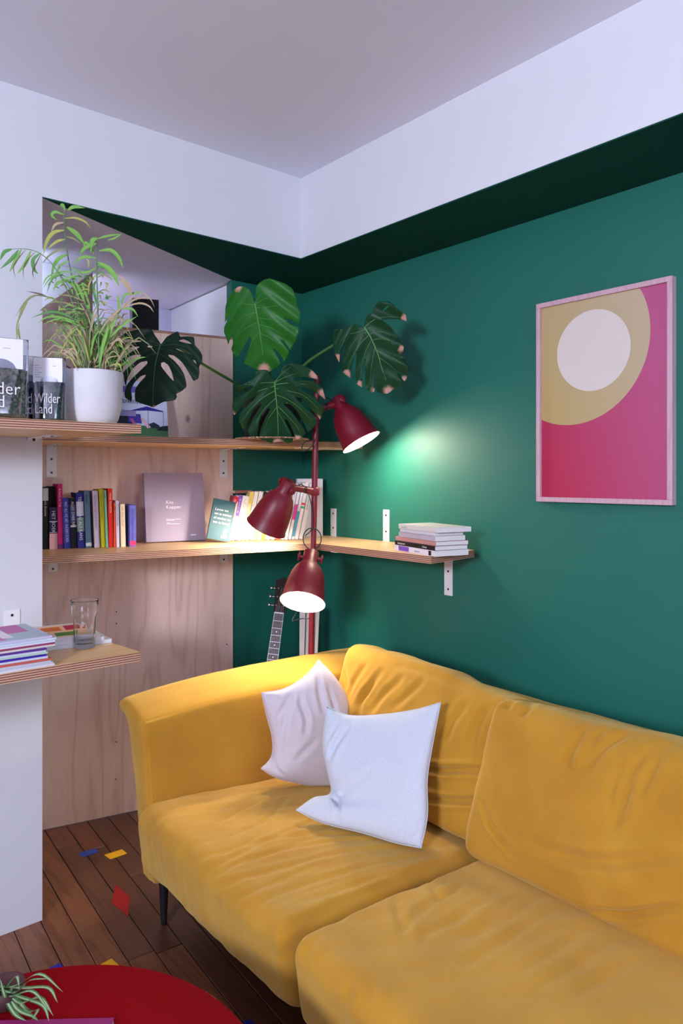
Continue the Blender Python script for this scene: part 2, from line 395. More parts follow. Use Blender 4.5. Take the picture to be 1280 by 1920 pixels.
b.build('slanted_board', wood('brown_grey_wood', srgb(150, 122, 118), srgb(136, 108, 106), srgb(112, 86, 86)), t2)  # brown-grey sheet over the stair wall, top edge running diagonally

# ------------------------------------------------------------------ shelves
def front_y(x): return 2.762-.198*(x-.885)
TH = .027
def shelf(name, label, poly, z0):
    cx = sum(p[0] for p in poly)/len(poly); cy = sum(p[1] for p in poly)/len(poly)
    t = thing(name, label, 'shelf', (cx, cy, z0))
    P = [(p[0]-cx, p[1]-cy) for p in poly]
    ar = sum(P[i][0]*P[(i+1) % len(P)][1]-P[(i+1) % len(P)][0]*P[i][1] for i in range(len(P)))
    if ar < 0: P = P[::-1]
    E = EDGE
    b = MB(); b.prism(P, .0008, TH-.0008); b.build('veneer_edge', E, t)
    b = MB(); b.prism(P, TH-.0008, TH); b.build('top_face', M_shelf, t)
    b = MB(); b.prism(P, 0, .0008); b.build('under_face', M_shelf, t)
    return t
EDGE = ply_edge('laminated_edge', 0, TH, 4)
ZM, ZU, ZL = 1.194, 1.645, .953
def plyp(s, off): p = PO+PE*s+PN*off; return (p.x, p.y)
g = .002
shelf('corner_shelf', 'long L-shaped plywood corner shelf holding two rows of books at mid height',
      [plyp(-.28, g), plyp(sR-.0, g), (1.872, YB-g), (XR-.006, YB-g), (XR-.006, 1.905), (2.262, 1.893), (1.972, 1.848), (1.972, front_y(1.972)+.012), (1.960, front_y(1.960)+.001), (.76, front_y(.76))], ZM)
shelf('high_shelf', 'upper plywood shelf with yellowish underside carrying the monstera',
      [plyp(-.28, g), plyp(sR-.0, g), (1.872, YB-g), (XR-.002, YB-g), (XR-.002, 2.58), (.83, front_y(.83)), (.83, 3.17)], ZU)
shelf('wall_ledge', 'short upper plywood ledge on the white wall holding clear pouches and the pale pot',
      [(-.3, YL-g), (.905, YL-g), (.973, 2.12), (-.3, 2.12)], ZU)
shelf('wall_ledge', 'low plywood ledge on the white wall holding magazines and the glass',
      [(-.3, YL-g), (.915, YL-g), (.962, 2.10), (-.3, 2.10)], ZL)

# ------------------------------------------------------------------ brackets
def bracket(label, p, out, up, ln=.13, arm=.17, w=.040, group='white steel shelf brackets'):
    """p: bend point on the wall; out: direction away from the wall; up=+1 plate rises, -1 plate hangs"""
    out = Vector(out).normalized(); t = thing('shelf_bracket', label, 'bracket', p, (0, 0, math.atan2(out.y, out.x)), group)
    b = MB(); th = .0035
    b.box((0, -w/2, min(0, up*ln)), (th, w/2, max(0, up*ln))); b.build('wall_plate', M_metal_w, t)
    b = MB(); z = -th if up < 0 else -th
    b.box((0, -w/2, -th), (arm, w/2, 0)); b.build('shelf_arm', M_metal_w, t)
    for k in (.42, .85):
        b = MB(); b.lathe([(.0045, 0), (.0045, .0015), (.0025, .0022), (0, .0022)], axis_matrix((th, 0, up*ln*k), (1, 0, 0)), 12); b.build('screw', M_screw, t)
    for k in (.45, .85):
        b = MB(); b.lathe([(.0045, 0), (.0045, .0015), (0, .0015)], axis_matrix((arm*k, 0, -th), (0, 0, -1)), 12); b.build('screw', M_screw, t)
for px, z, lab in ((96.5, ZU, 'white bracket on the plywood beneath the upper shelf, beside the white wall'),
                   (418.5, ZU, 'white bracket on the plywood beneath the upper shelf, near the green wall'),
                   (99, ZM, 'white bracket on the plywood beneath the book shelf, beside the white wall'),
                   (419, ZM, 'white bracket on the plywood beneath the book shelf, near the green wall')):
    p = on_ply(px, 900, .0005); p.z = z-.0002; bracket(lab, p, PN, -1, ln=.135 if z == ZU else .09, arm=.24)
for px, lab in ((625.5, 'white upright bracket plate on the green wall beside the tall white book'),
                (724.5, 'white upright bracket plate on the green wall between the lamp and the stacked books')):
    p = on_x(px, 1000, XR-.0005); p.z = ZM-.0003; bracket(lab, p, (-1, 0, 0), 1, ln=.163 if px < 700 else .17, arm=.31 if px < 700 else .31)
p = on_x(841, 1060, XR-.0005); p.z = ZM-.0003; bracket('white bracket hanging on the green wall below the stacked books', p, (-1, 0, 0), -1, ln=.172, arm=.2, w=.043)
p = Vector((2.05, YB-.0005, ZU-.0002)); 
bracket('white bracket on the green wall beneath the upper shelf, behind the lamp pole', (XR-.0005, 2.70, ZU-.0002), (-1, 0, 0), -1, ln=.012, arm=.30)
bracket('white bracket under the upper ledge over the white wall', (.50, YL-.0005, ZU-.0002), (0, -1, 0), -1, ln=.01, arm=.26)
bracket('white bracket under the upper ledge, beside the wall edge', (.795, YL-.0005, ZU-.0002), (0, -1, 0), -1, ln=.01, arm=.22)
p = on_y(22, 1160, YL-.0005); p.z = ZL-.0003
bracket('white upright bracket plate with one hole on the white wall above the magazines', p, (0, -1, 0), 1, ln=(on_y(22, 1143, YL).z-ZL), arm=.3, w=.05)
bracket('white bracket hidden under the low ledge, beside the wall edge', (.80, YL-.0005, ZL-.0003), (0, -1, 0), 1, ln=.02, arm=.2, w=.04)

# ------------------------------------------------------------------ framed print
def framed_print():
    y0, y1, z0, z1 = 1.097, 1.600, 1.422, 2.141; cy, cz = (y0+y1)/2, (z0+z1)/2
    t = thing('framed_print', 'pale wood framed print of cream and ochre circles on pink', 'picture', (XR, cy, cz))
    fw, fd = .017, .028; hy, hz = (y1-y0)/2, (z1-z0)/2
    fm = wood('limed_wood', srgb(206, 172, 182), srgb(198, 160, 174), srgb(180, 140, 158), scale=(30, 30, 3), knots=False)
    for a, c in (((-fd, -hy, -hz), (0, hy, -hz+fw)), ((-fd, -hy, hz-fw), (0, hy, hz)), ((-fd, -hy, -hz+fw), (0, -hy+fw, hz-fw)), ((-fd, hy-fw, -hz+fw), (0, hy, hz-fw))):
        b = MB(); b.box(a, c); b.build('frame_rail', fm, t, .0012)
    xs = -.016
    # print colours with the window's reflection painted in as a gradient
    def veil_grad(name, ca, cb):
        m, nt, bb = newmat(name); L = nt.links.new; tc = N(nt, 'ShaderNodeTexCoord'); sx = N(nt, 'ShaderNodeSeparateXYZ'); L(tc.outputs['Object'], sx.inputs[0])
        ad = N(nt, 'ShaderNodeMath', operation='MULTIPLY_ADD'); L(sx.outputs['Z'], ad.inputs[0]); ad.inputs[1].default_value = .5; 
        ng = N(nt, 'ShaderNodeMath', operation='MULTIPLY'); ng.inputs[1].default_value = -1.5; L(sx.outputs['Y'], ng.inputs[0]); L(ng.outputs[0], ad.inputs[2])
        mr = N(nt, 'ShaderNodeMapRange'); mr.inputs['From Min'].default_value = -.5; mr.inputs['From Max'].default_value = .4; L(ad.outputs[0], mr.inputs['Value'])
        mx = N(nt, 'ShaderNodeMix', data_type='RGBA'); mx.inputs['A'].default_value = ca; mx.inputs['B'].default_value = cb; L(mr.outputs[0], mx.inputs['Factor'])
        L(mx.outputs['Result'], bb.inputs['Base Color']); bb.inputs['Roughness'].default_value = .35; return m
    b = MB(); b.box((xs-.001, -hy+fw-.001, -hz+fw-.001), (xs, hy-fw+.001, hz-fw+.001)); b.build('print_ground', veil_grad('print_pink_veil', srgb(178, 30, 70), srgb(180, 82, 128)), t)
    def disc(name, c0, c1, R, off, m):
        # disc clipped to the sheet
        pts = []
        ya, yb, za, zb = -hy+fw, hy-fw, -hz+fw, hz-fw
        for k in range(160):
            a = 2*PI*k/160; pts.append((min(max(c0+R*math.cos(a), ya), yb), min(max(c1+R*math.sin(a), za), zb)))
        # insert sheet corner where the disc covers it
        if math.hypot(yb-c0, zb-c1) < R: 
            idx = min(range(len(pts)), key=lambda i: (pts[i][0]-yb)**2+(pts[i][1]-zb)**2); pts[idx] = (yb, zb)
        v = [(off, p[0], p[1]) for p in pts]; v2 = [(off+.0006, p[0], p[1]) for p in pts]; n = len(pts)
        b = MB(); b.add(v+v2, [tuple(range(n)), tuple(range(2*n-1, n-1, -1))]+[(i, i+n, (i+1) % n+n, (i+1) % n) for i in range(n)]); b.build(name, m, t)
    disc('large_disc', 1.465-cy, 1.986-cz, .292, xs-.0016, veil_grad('print_ochre_veil', srgb(182, 156, 92), srgb(188, 170, 142)))
    disc('small_disc', 1.379-cy, 1.945-cz, .139, xs-.0022, solid(216, 206, 200, .4))
framed_print()

# ================================================================== SOFA
def box_surface(nx, ny, nz):
    idx = {}; V = []; F = []
    def vid(i, j, k):
        key = (i, j, k)
        if key not in idx: idx[key] = len(V); V.append((2*i/nx-1, 2*j/ny-1, 2*k/nz-1))
        return idx[key]
    for i in range(nx):
        for j in range(ny):
            F.append((vid(i,j,0), vid(i,j+1,0), vid(i+1,j+1,0), vid(i+1,j,0)))
            F.append((vid(i,j,nz), vid(i+1,j,nz), vid(i+1,j+1,nz), vid(i,j+1,nz)))
    for i in range(nx):
        for k in range(nz):
            F.append((vid(i,0,k), vid(i+1,0,k), vid(i+1,0,k+1), vid(i,0,k+1)))
            F.append((vid(i,ny,k), vid(i,ny,k+1), vid(i+1,ny,k+1), vid(i+1,ny,k)))
    for j in range(ny):
        for k in range(nz):
            F.append((vid(0,j,k), vid(0,j,k+1), vid(0,j+1,k+1), vid(0,j+1,k)))
            F.append((vid(nx,j,k), vid(nx,j+1,k), vid(nx,j+1,k+1), vid(nx,j,k+1)))
    return np.array(V), F
def np_normals(V, F):
    F = np.array(F); n = np.cross(V[F[:,2]]-V[F[:,0]], V[F[:,3]]-V[F[:,1]])
    out = np.zeros_like(V)
    for c in range(4): np.add.at(out, F[:,c], n)
    return out/np.maximum(np.linalg.norm(out, axis=1, keepdims=True), 1e-9)
def seg_dist(V, a, b):
    a = np.array(a); b = np.array(b); d = b-a; t = np.clip(((V-a)@d)/max(d@d, 1e-9), 0, 1)
    return np.linalg.norm(V-(a+t[:,None]*d), axis=1), t
def crease_disp(V, creases):
    """each crease: (list of points, width, depth); a valley with soft ridges beside it, fading at both ends"""
    disp = np.zeros(len(V))
    for pts, w, d in creases:
        pts = catmull(pts, max(6, 5*(len(pts)-1))) if len(pts) > 2 else [Vector(pts[0])*(1-i/6)+Vector(pts[1])*i/6 for i in range(7)]
        best = np.full(len(V), 9.0); tt = np.zeros(len(V)); n = len(pts)-1
        for i in range(n):
            ds, t = seg_dist(V, pts[i], pts[i+1]); m = ds < best; best[m] = ds[m]; tt[m] = (i+t[m])/n
        fade = np.sin(np.clip(tt, 0, 1)*PI)**.6
        x = best/w
        disp += -d*fade*(np.exp(-x*x) - .45*np.exp(-(x-1.9)**2*1.2))
    return disp
from mathutils.bvhtree import BVHTree
def cast_creases(W, F, creases, shift=None):
    bvh = BVHTree.FromPolygons([tuple(p) for p in W], [tuple(int(i) for i in f) for f in F])
    out = []
    for pts, w, d in creases:
        if isinstance(pts[0], Vector): out.append((pts, w, d)); continue
        q = []
        dense = catmull([Vector((p[0], p[1], 0)) for p in pts], 4*(len(pts)-1)+2)
        for p in dense:
            h = bvh.ray_cast(ORG, ray(p.x, p.y).normalized())[0]
            if h is not None and (not q or (h-q[-1]).length < .12): q.append(h)
        if len(q) > 2: out.append((q, w, d))
    return out
def puffy(name, C, n, r, puff, creases, parent, nzamp=.003, nzs=5.0, material=None, dirn=None, post=None, sag=None):
    """C: eight corners [x][y][z] order 000,100,010,110,001,101,011,111"""
    V, F = box_surface(*n); C = np.array([list(c) for c in C], float)
    h = np.array([np.linalg.norm(C[1]-C[0]), np.linalg.norm(C[2]-C[0]), np.linalg.norm(C[4]-C[0])])/2
    P = V*h; rr = np.minimum(np.array(r)*np.ones(3), h*.98); inner = np.clip(P, -(h-rr), h-rr); d = P-inner
    L = np.maximum(np.linalg.norm(d/rr, axis=1, keepdims=True), 1e-9)
    # warp grid so that points slide along the rounding
    Q = (inner + d/L)/h
    q = Q.copy()
    for a in range(3):
        o = [i for i in range(3) if i != a]
        q[:, a] += np.sign(Q[:, a])*np.abs(Q[:, a])**2*puff[a]/h[a]*(1-Q[:, o[0]]**2)*(1-Q[:, o[1]]**2)
    if sag is not None:
        top = np.clip(Q[:, 2], 0, 1)
        for (sx, sy, rad, dep) in sag:
            q[:, 2] -= top*dep/h[2]*np.exp(-((Q[:,0]-sx)**2+(Q[:,1]-sy)**2)/rad**2)
    u = (q+1)/2; W = np.zeros_like(q)
    for i in range(8):
        w = 1.0
        for a in range(3): w = w*(u[:, a] if (i >> a) & 1 else 1-u[:, a])
        W += w[:, None]*C[i]
    Nn = np_normals(W, F)
    dsp = crease_disp(W, cast_creases(W, F, creases))
    nz = np.array([noise.fractal(Vector(p)*nzs, 1.0, 2.0, 3) for p in W])*nzamp
    if dirn is not None:
        a = np.array(dirn[0]); nz += np.array([noise.noise(Vector((p@a*dirn[1], p@np.array(dirn[2])*dirn[3], 3.1))) for p in W])*dirn[4]
    W = W + Nn*(dsp+nz)[:, None]
    if post is not None: W = post(W)
    return link(name, mesh_of(W, F, True), material or M_sofa, parent)

sofa = thing('sofa', 'mustard yellow velvet sofa with loose back cushions along the green wall', 'sofa', (0, 0, 0))
AX0, AX1 = 1.045, 2.13
YI = 2.262         # inner face of arm
def make_arm():
    # cross-section (y,z) around the arm, swept along x, rounded at the front
    sec = [(2.262,.16),(2.262,.30),(2.263,.45),(2.266,.58),(2.272,.66),(2.276,.694),(2.283,.710),(2.300,.721),(2.36,.742),(2.41,.750),(2.455,.755),(2.485,.752),(2.503,.742),(2.508,.728),
           (2.494,.712),(2.470,.699),(2.440,.682),(2.418,.656),(2.408,.62),(2.402,.57),(2.392,.50),(2.380,.40),(2.372,.30),(2.366,.16),(2.31,.150)]
    sm = []
    n = len(sec)
    for i in range(n):
        a, b2 = sec[i], sec[(i+1) % n]
        for k in range(3): sm.append((a[0]+(b2[0]-a[0])*k/3, a[1]+(b2[1]-a[1])*k/3))
    m = len(sm); nx = 70; V = []; F = []
    cy, cz = 2.33, .45
    xs = [(AX0, .0125), (AX0+.0015, .0085), (AX0+.005, .0045), (AX0+.010, .0018), (AX0+.017, 0)]
    for i in range(1, nx): xs.append((AX0+.017+(AX1-AX0-.017)*i/(nx-1), 0))
    nn = []
    for i in range(m):
        a, c = Vector(sm[i-1]), Vector(sm[(i+1) % m]); tv = (c-a).normalized(); nn.append((tv.y, -tv.x))
    sgn = 1 if nn[len(nn)//8][0] < 0 else -1
    for x, s in xs:
        for i_, (y, z) in enumerate(sm):
            yy = y-sgn*nn[i_][0]*s; zz = z-sgn*nn[i_][1]*s
            # front edge leans back slightly towards the floor, top rises a touch to the rear
            lean = .040*max(0, (.70-z)/.55)**1.2*(1 if x < AX0+.5 else max(0, 1-(x-AX0-.5)/.5))
            fl = .042*math.exp(-(x-AX0)/.35)*max(0, min(1, (y-2.33)/.12))
            zz -= .010*math.exp(-(x-AX0)/.12)*(1 if z > .7 else 0)
            zz += .012*math.sin((x-AX0)/(AX1-AX0)*PI)*(1 if z > .6 else 0)
            V.append((x+lean, yy-fl, zz))
    for i in range(len(xs)-1):
        for k in range(m):
            k2 = (k+1) % m; F.append((i*m+k, (i+1)*m+k, (i+1)*m+k2, i*m+k2))
    V = np.array(V)
    Nn = np_normals(V, F)
    cre = []
    for k in range(7):  # gathered pleats on the flared front corner
        a = k/6.
        cre.append(([Vector((AX0+.01+.02*k, 2.452-.01*k, .74)), Vector((AX0+.10+.03*k, 2.41+.004*k, .752)), Vector((AX0+.20+.035*k, 2.40-.01*k, .752))], .005, .0022))
    for k in range(4):
        cre.append(([Vector((AX0+.01, 2.33+.02*k, .70-.01*k)), Vector((AX0+.005, 2.32+.012*k, .66-.02*k)), Vector((AX0+.006, 2.31+.01*k, .60-.01*k))], .005, .0015))
    # piping seam lines: along the inner top edge and down the front
    cre.append(([Vector((AX0+.0, 2.283, .709)), Vector((AX0+.5, 2.283, .720)), Vector((AX1, 2.283, .709))], .0035, .0022))
    d = crease_disp(V, cre)+np.array([noise.fractal(Vector(p)*4, 1, 2, 2) for p in V])*.003
    V = V+Nn*d[:, None]
    F.append(tuple(range(m))); F.append(tuple(range(len(xs)*m-1, (len(xs)-1)*m-1, -1)))
    msh = mesh_of(V, F, True); o = link('armrest', msh, M_sofa, sofa)
    pm = mat('piping', srgb(206, 140, 34), .8)
    pip = MB()
    pip.tube([(AX0+.018+.036*max(0, (.70-z)/.55)**1.2, y, z) for y, z in ((2.266,.16),(2.265,.3),(2.266,.45),(2.268,.58),(2.274,.66),(2.284,.708))], .0022, 6)
    pip.build('piping', pm, o)
make_arm()
# back frame
puffy('backrest_frame', [(2.00,-.20,.16),(2.14,-.20,.16),(2.00,2.36,.16),(2.14,2.36,.16),(2.02,-.20,.752),(2.155,-.20,.752),(2.02,2.36,.752),(2.155,2.36,.752)],
      (8, 90, 18), .035, (0, 0, 0), [], sofa, .004, 4)
puffy('seat_base', [(1.13,-.18,.155),(2.05,-.18,.155),(1.13,2.30,.155),(2.05,2.30,.155),(1.11,-.18,.24),(2.05,-.18,.24),(1.11,2.30,.24),(2.05,2.30,.24)], (6, 10, 4), .015, (0,0,0), [], sofa, 0)
def leg(x, y, dx=0):
    b = MB(); b.lathe([(.009, 0), (.010, .004), (.017, .15), (.019, .156)], axis_matrix((x, y, 0), (dx, 0, 1)), 16)
    b.build('leg', mat('black_sofa_leg', (.012, .012, .014, 1), .35), sofa)
q = on_z(307, 1733, 0); leg(q.x, q.y, .0)
for x, y in ((q.x, 0.0), (2.05, 2.2), (2.05, 0.0)): leg(x, y)
# seat cushions
def zs(px, py, z=.425): return on_z(px, py, z)
c1 = []
for L_ in ([(700,1480),(600,1530),(470,1590),(380,1640)], [(560,1480),(470,1510),(400,1545)], [(870,1612),(760,1640),(640,1690),(560,1745)],
           [(840,1600),(700,1622),(560,1660),(470,1700)], [(800,1590),(640,1600),(480,1640),(400,1668)], [(750,1575),(600,1580),(470,1612),(380,1650)],
           [(700,1565),(560,1565),(440,1590)], [(860,1620),(700,1668),(570,1720),(515,1760)], [(820,1630),(690,1650),(540,1700)], [(545,1485),(500,1535),(430,1570)],
           [(620,1560),(500,1600),(420,1625)], [(650,1540),(540,1570)], [(600,1620),(500,1660),(440,1690)], [(500,1560),(440,1592),(370,1610)], [(770,1650),(650,1700),(560,1735)]):
    c1.append((L_, .010, .0040))
def seam_front(y0, y1, x, z, dz=0): return [Vector((x, y0, z)), Vector((x-.004, (y0+y1)/2, z+dz)), Vector((x, y1, z))]
c1.append((seam_front(1.40, 2.30, 1.008, .325), .004, .003))
puffy('seat_cushion', [(1.055,1.444,.185),(2.02,1.444,.20),(1.060,2.335,.185),(2.02,2.26,.20),(1.010,1.444,.425),(2.02,1.440,.365),(1.030,2.290,.435),(2.02,2.257,.365)],
      (130, 120, 30), (.062, .036, .060), (.014, 0, .022), c1, sofa, .006, 6, dirn=((.35,.93,0), 30, (.93,-.35,0), 5, .0022), sag=[(.25,.0,.5,.012)])
c2 = []
for L_ in ([(750,1655),(745,1700),(765,1770)], [(880,1650),(800,1700),(745,1750)], [(930,1670),(860,1720),(800,1750),(790,1770)], [(1010,1680),(930,1730),(850,1770)],
           [(970,1680),(900,1735),(840,1760)], [(1100,1740),(1040,1780),(960,1830)], [(820,1640),(815,1665),(825,1690)], [(840,1640),(830,1668)], [(1150,1760),(1080,1810),(1000,1850)],
           [(1060,1690),(980,1740),(900,1790),(860,1815)], [(860,1640),(850,1670),(820,1695)], [(1200,1800),(1120,1840),(1060,1880)], [(660,1850),(640,1890)], [(700,1830),(690,1880)], [(620,1700),(590,1760),(560,1800)]):
    c2.append((L_, .013, .0062))
c2.append((seam_front(-.2, 1.38, 1.008, .325), .004, .003))
puffy('seat_cushion', [(1.060,-.20,.185),(2.02,-.20,.20),(1.055,1.417,.185),(2.02,1.417,.20),(1.005,-.20,.43),(2.02,-.20,.375),(1.010,1.417,.43),(2.02,1.410,.375)],
      (120, 170, 28), (.062, .036, .062), (.014, 0, .028), c2, sofa, .007, 5, dirn=((.5,.86,0), 24, (.86,-.5,0), 5, .0028))
# back cushions
def bk(px, py, x=1.75): return on_x(px, py, x)
c3 = [([(770,1438), (830,1444), (870,1443), (920,1446)], .010, .022), ([(760,1492), (830,1500), (870,1501), (915,1497)], .009, .018)]
for L_ in ([(690,1240),(665,1275),(650,1310)], [(720,1250),(690,1290),(665,1330)], [(760,1262),(720,1300),(690,1340)], [(700,1275),(680,1310),(672,1345)], [(800,1270),(760,1305),(730,1330)],
           [(880,1310),(850,1350),(835,1390)], [(920,1320),(890,1370),(880,1420)], [(740,1245),(800,1262),(870,1290)], [(640,1250),(650,1290)]):
    c3.append((L_, .013, .0065))
puffy('back_cushion', [(1.700,1.395,.40),(1.96,1.395,.40),(1.690,2.235,.40),(1.96,2.235,.40),(1.835,1.375,.822),(1.985,1.375,.795),(1.825,2.165,.872),(1.985,2.165,.840)],
      (28, 120, 80), (.062, .040, .05), (.045, .006, .018), c3, sofa, .008, 6, dirn=((0,.7,-.7), 16, (0,.7,.7), 6, .0035))
c4 = [([(905,1500), (918,1540), (940,1575), (965,1605)], .009, .012),
      ([(940,1560), (1010,1585), (1120,1625), (1240,1650)], .016, .005),
      ([(1105,1708), (1180,1712), (1278,1698)], .008, .016)]
for L_ in ([(1135,1365),(1110,1390),(1090,1440)], [(1240,1390),(1200,1430),(1180,1470),(1165,1540)], [(1175,1430),(1150,1480),(1140,1530)], [(1180,1460),(1165,1500),(1145,1560)],
           [(1100,1360),(1075,1400),(1060,1440)], [(1250,1395),(1225,1440),(1190,1500)], [(1180,1370),(1130,1400),(1100,1450)], [(960,1290),(950,1330)], [(1000,1310),(975,1345)], [(1010,1600),(1150,1615),(1280,1605)]):
    c4.append((L_, .014, .0125))
puffy('back_cushion', [(1.665,.30,.395),(1.95,.30,.40),(1.655,1.445,.385),(1.95,1.42,.40),(1.830,.30,.83),(1.99,.30,.80),(1.785,1.425,.845),(1.98,1.425,.795)],
      (28, 170, 90), (.062, .040, .05), (.05, .012, .018), c4, sofa, .009, 5, dirn=((0,.6,-.8), 13, (0,.8,.6), 5, .004))

# ------------------------------------------------------------------ throw pillows
def pillow(name, label, bottom, right, top, left, T, creases, material, nz=.003):
    """four boundary curves in space (bottom and top run left to right, left and right run upwards)"""
    n = 72; t = thing(name, label, 'cushion', (0, 0, 0))
    Bc, Rc, Tc, Lc = [np.array([list(q) for q in catmull([at(*p) for p in c], n)]) for c in (bottom, right, top, left)]
    V = []; F = []; idx = {}
    nrm = np.cross(Bc[-1]-Bc[0], Lc[-1]-Lc[0]); nrm /= np.linalg.norm(nrm)
    if nrm @ np.array(-FW) < 0: nrm = -nrm
    def vid(i, j, s):
        if i in (0, n) or j in (0, n): s = 0
        key = (i, j, s)
        if key in idx: return idx[key]
        a, b2 = i/n, j/n; u, v = 2*a-1, 2*b2-1
        p = (1-b2)*Bc[i]+b2*Tc[i]+(1-a)*Lc[j]+a*Rc[j]-((1-a)*(1-b2)*Bc[0]+a*(1-b2)*Bc[-1]+(1-a)*b2*Tc[0]+a*b2*Tc[-1])
        p = p+nrm*s*T*max(0, (1-u*u)*(1-v*v))**.5
        idx[key] = len(V); V.append(p); return idx[key]
    for s in (1, -1):
        for i in range(n):
            for j in range(n):
                q = (vid(i,j,s), vid(i+1,j,s), vid(i+1,j+1,s), vid(i,j+1,s)); F.append(q if s > 0 else q[::-1])
    V = np.array(V); Nn = np_normals(V, F)
    if Nn[idx[(n//2, n//2, 1)]] @ nrm < 0: F = [f[::-1] for f in F]; Nn = -Nn
    edge = np.ones(len(V))
    for (i, j, s), k in idx.items(): edge[k] = min(1, 6*min(i, j, n-i, n-j)/n)
    d = crease_disp(V, cast_creases(V, F, creases))+np.array([noise.fractal(Vector(p)*7, 1, 2, 3) for p in V])*nz
    V = V+Nn*(d*edge)[:, None]
    o = link('cushion_cover', mesh_of(V, F, True), material, t)
    b = MB(); ring = [vid(i,0,0) for i in range(n)]+[vid(n,j,0) for j in range(n)]+[vid(i,n,0) for i in range(n,0,-1)]+[vid(0,j,0) for j in range(n,0,-1)]
    b.tube([Vector(V[i]) for i in ring]+[Vector(V[ring[0]])], .0014, 6, caps=False); b.build('edge_seam', material, t)
    return t
pillow('throw_pillow', 'pinkish white linen throw pillow pointing upwards in the sofa corner',
       [(489,1441,2.58),(513,1456,2.59),(545,1466,2.61),(600,1474,2.64),(672,1470,2.68)], [(672,1470,2.68),(668,1400,2.70),(655,1320,2.73),(630,1272,2.74),(597,1237,2.74)],
       [(490,1299,2.60),(530,1292,2.63),(560,1276,2.66),(583,1256,2.70),(597,1237,2.74)], [(489,1441,2.58),(508,1420,2.60),(510,1385,2.61),(499,1340,2.61),(490,1299,2.60)], .075,
       [([(560,1272),(540,1320),(528,1370),(522,1420)], .012, .009), ([(592,1255),(600,1300),(608,1340)], .012, .009), ([(560,1285),(565,1320),(575,1350),(572,1380)], .010, .008),
        ([(512,1425),(520,1445),(535,1455)], .008, .008), ([(615,1285),(626,1320),(632,1350)], .009, .006), ([(545,1300),(520,1345),(512,1390)], .009, .008), ([(600,1380),(570,1410),(550,1430)], .012, .004)], M_pil1)
pillow('throw_pillow', 'bluish white woven square throw pillow propped in front of the pink one',
       [(555,1519,2.33),(605,1543,2.29),(680,1562,2.24),(740,1580,2.19),(789,1590,2.15)], [(789,1590,2.15),(801,1530,2.18),(801,1460,2.22),(812,1390,2.27),(826,1317,2.31)],
       [(612,1324,2.46),(655,1341,2.44),(720,1339,2.40),(780,1330,2.35),(826,1317,2.31)], [(555,1519,2.33),(588,1496,2.35),(620,1486,2.37),(612,1440,2.39),(605,1395,2.42),(612,1324,2.46)], .062,
       [([(668,1345),(645,1372),(625,1400),(614,1430)], .010, .010), ([(640,1340),(625,1368),(612,1395)], .008, .006), ([(622,1492),(632,1502),(634,1525)], .008, .013), ([(634,1500),(648,1480),(670,1462),(700,1445)], .012, .005),
        ([(626,1478),(640,1470),(665,1455)], .010, .004), ([(628,1530),(640,1545)], .008, .005), ([(780,1400),(775,1470),(778,1530)], .010, .0025), ([(770,1575),(785,1560)], .006,.004)], M_pil2)

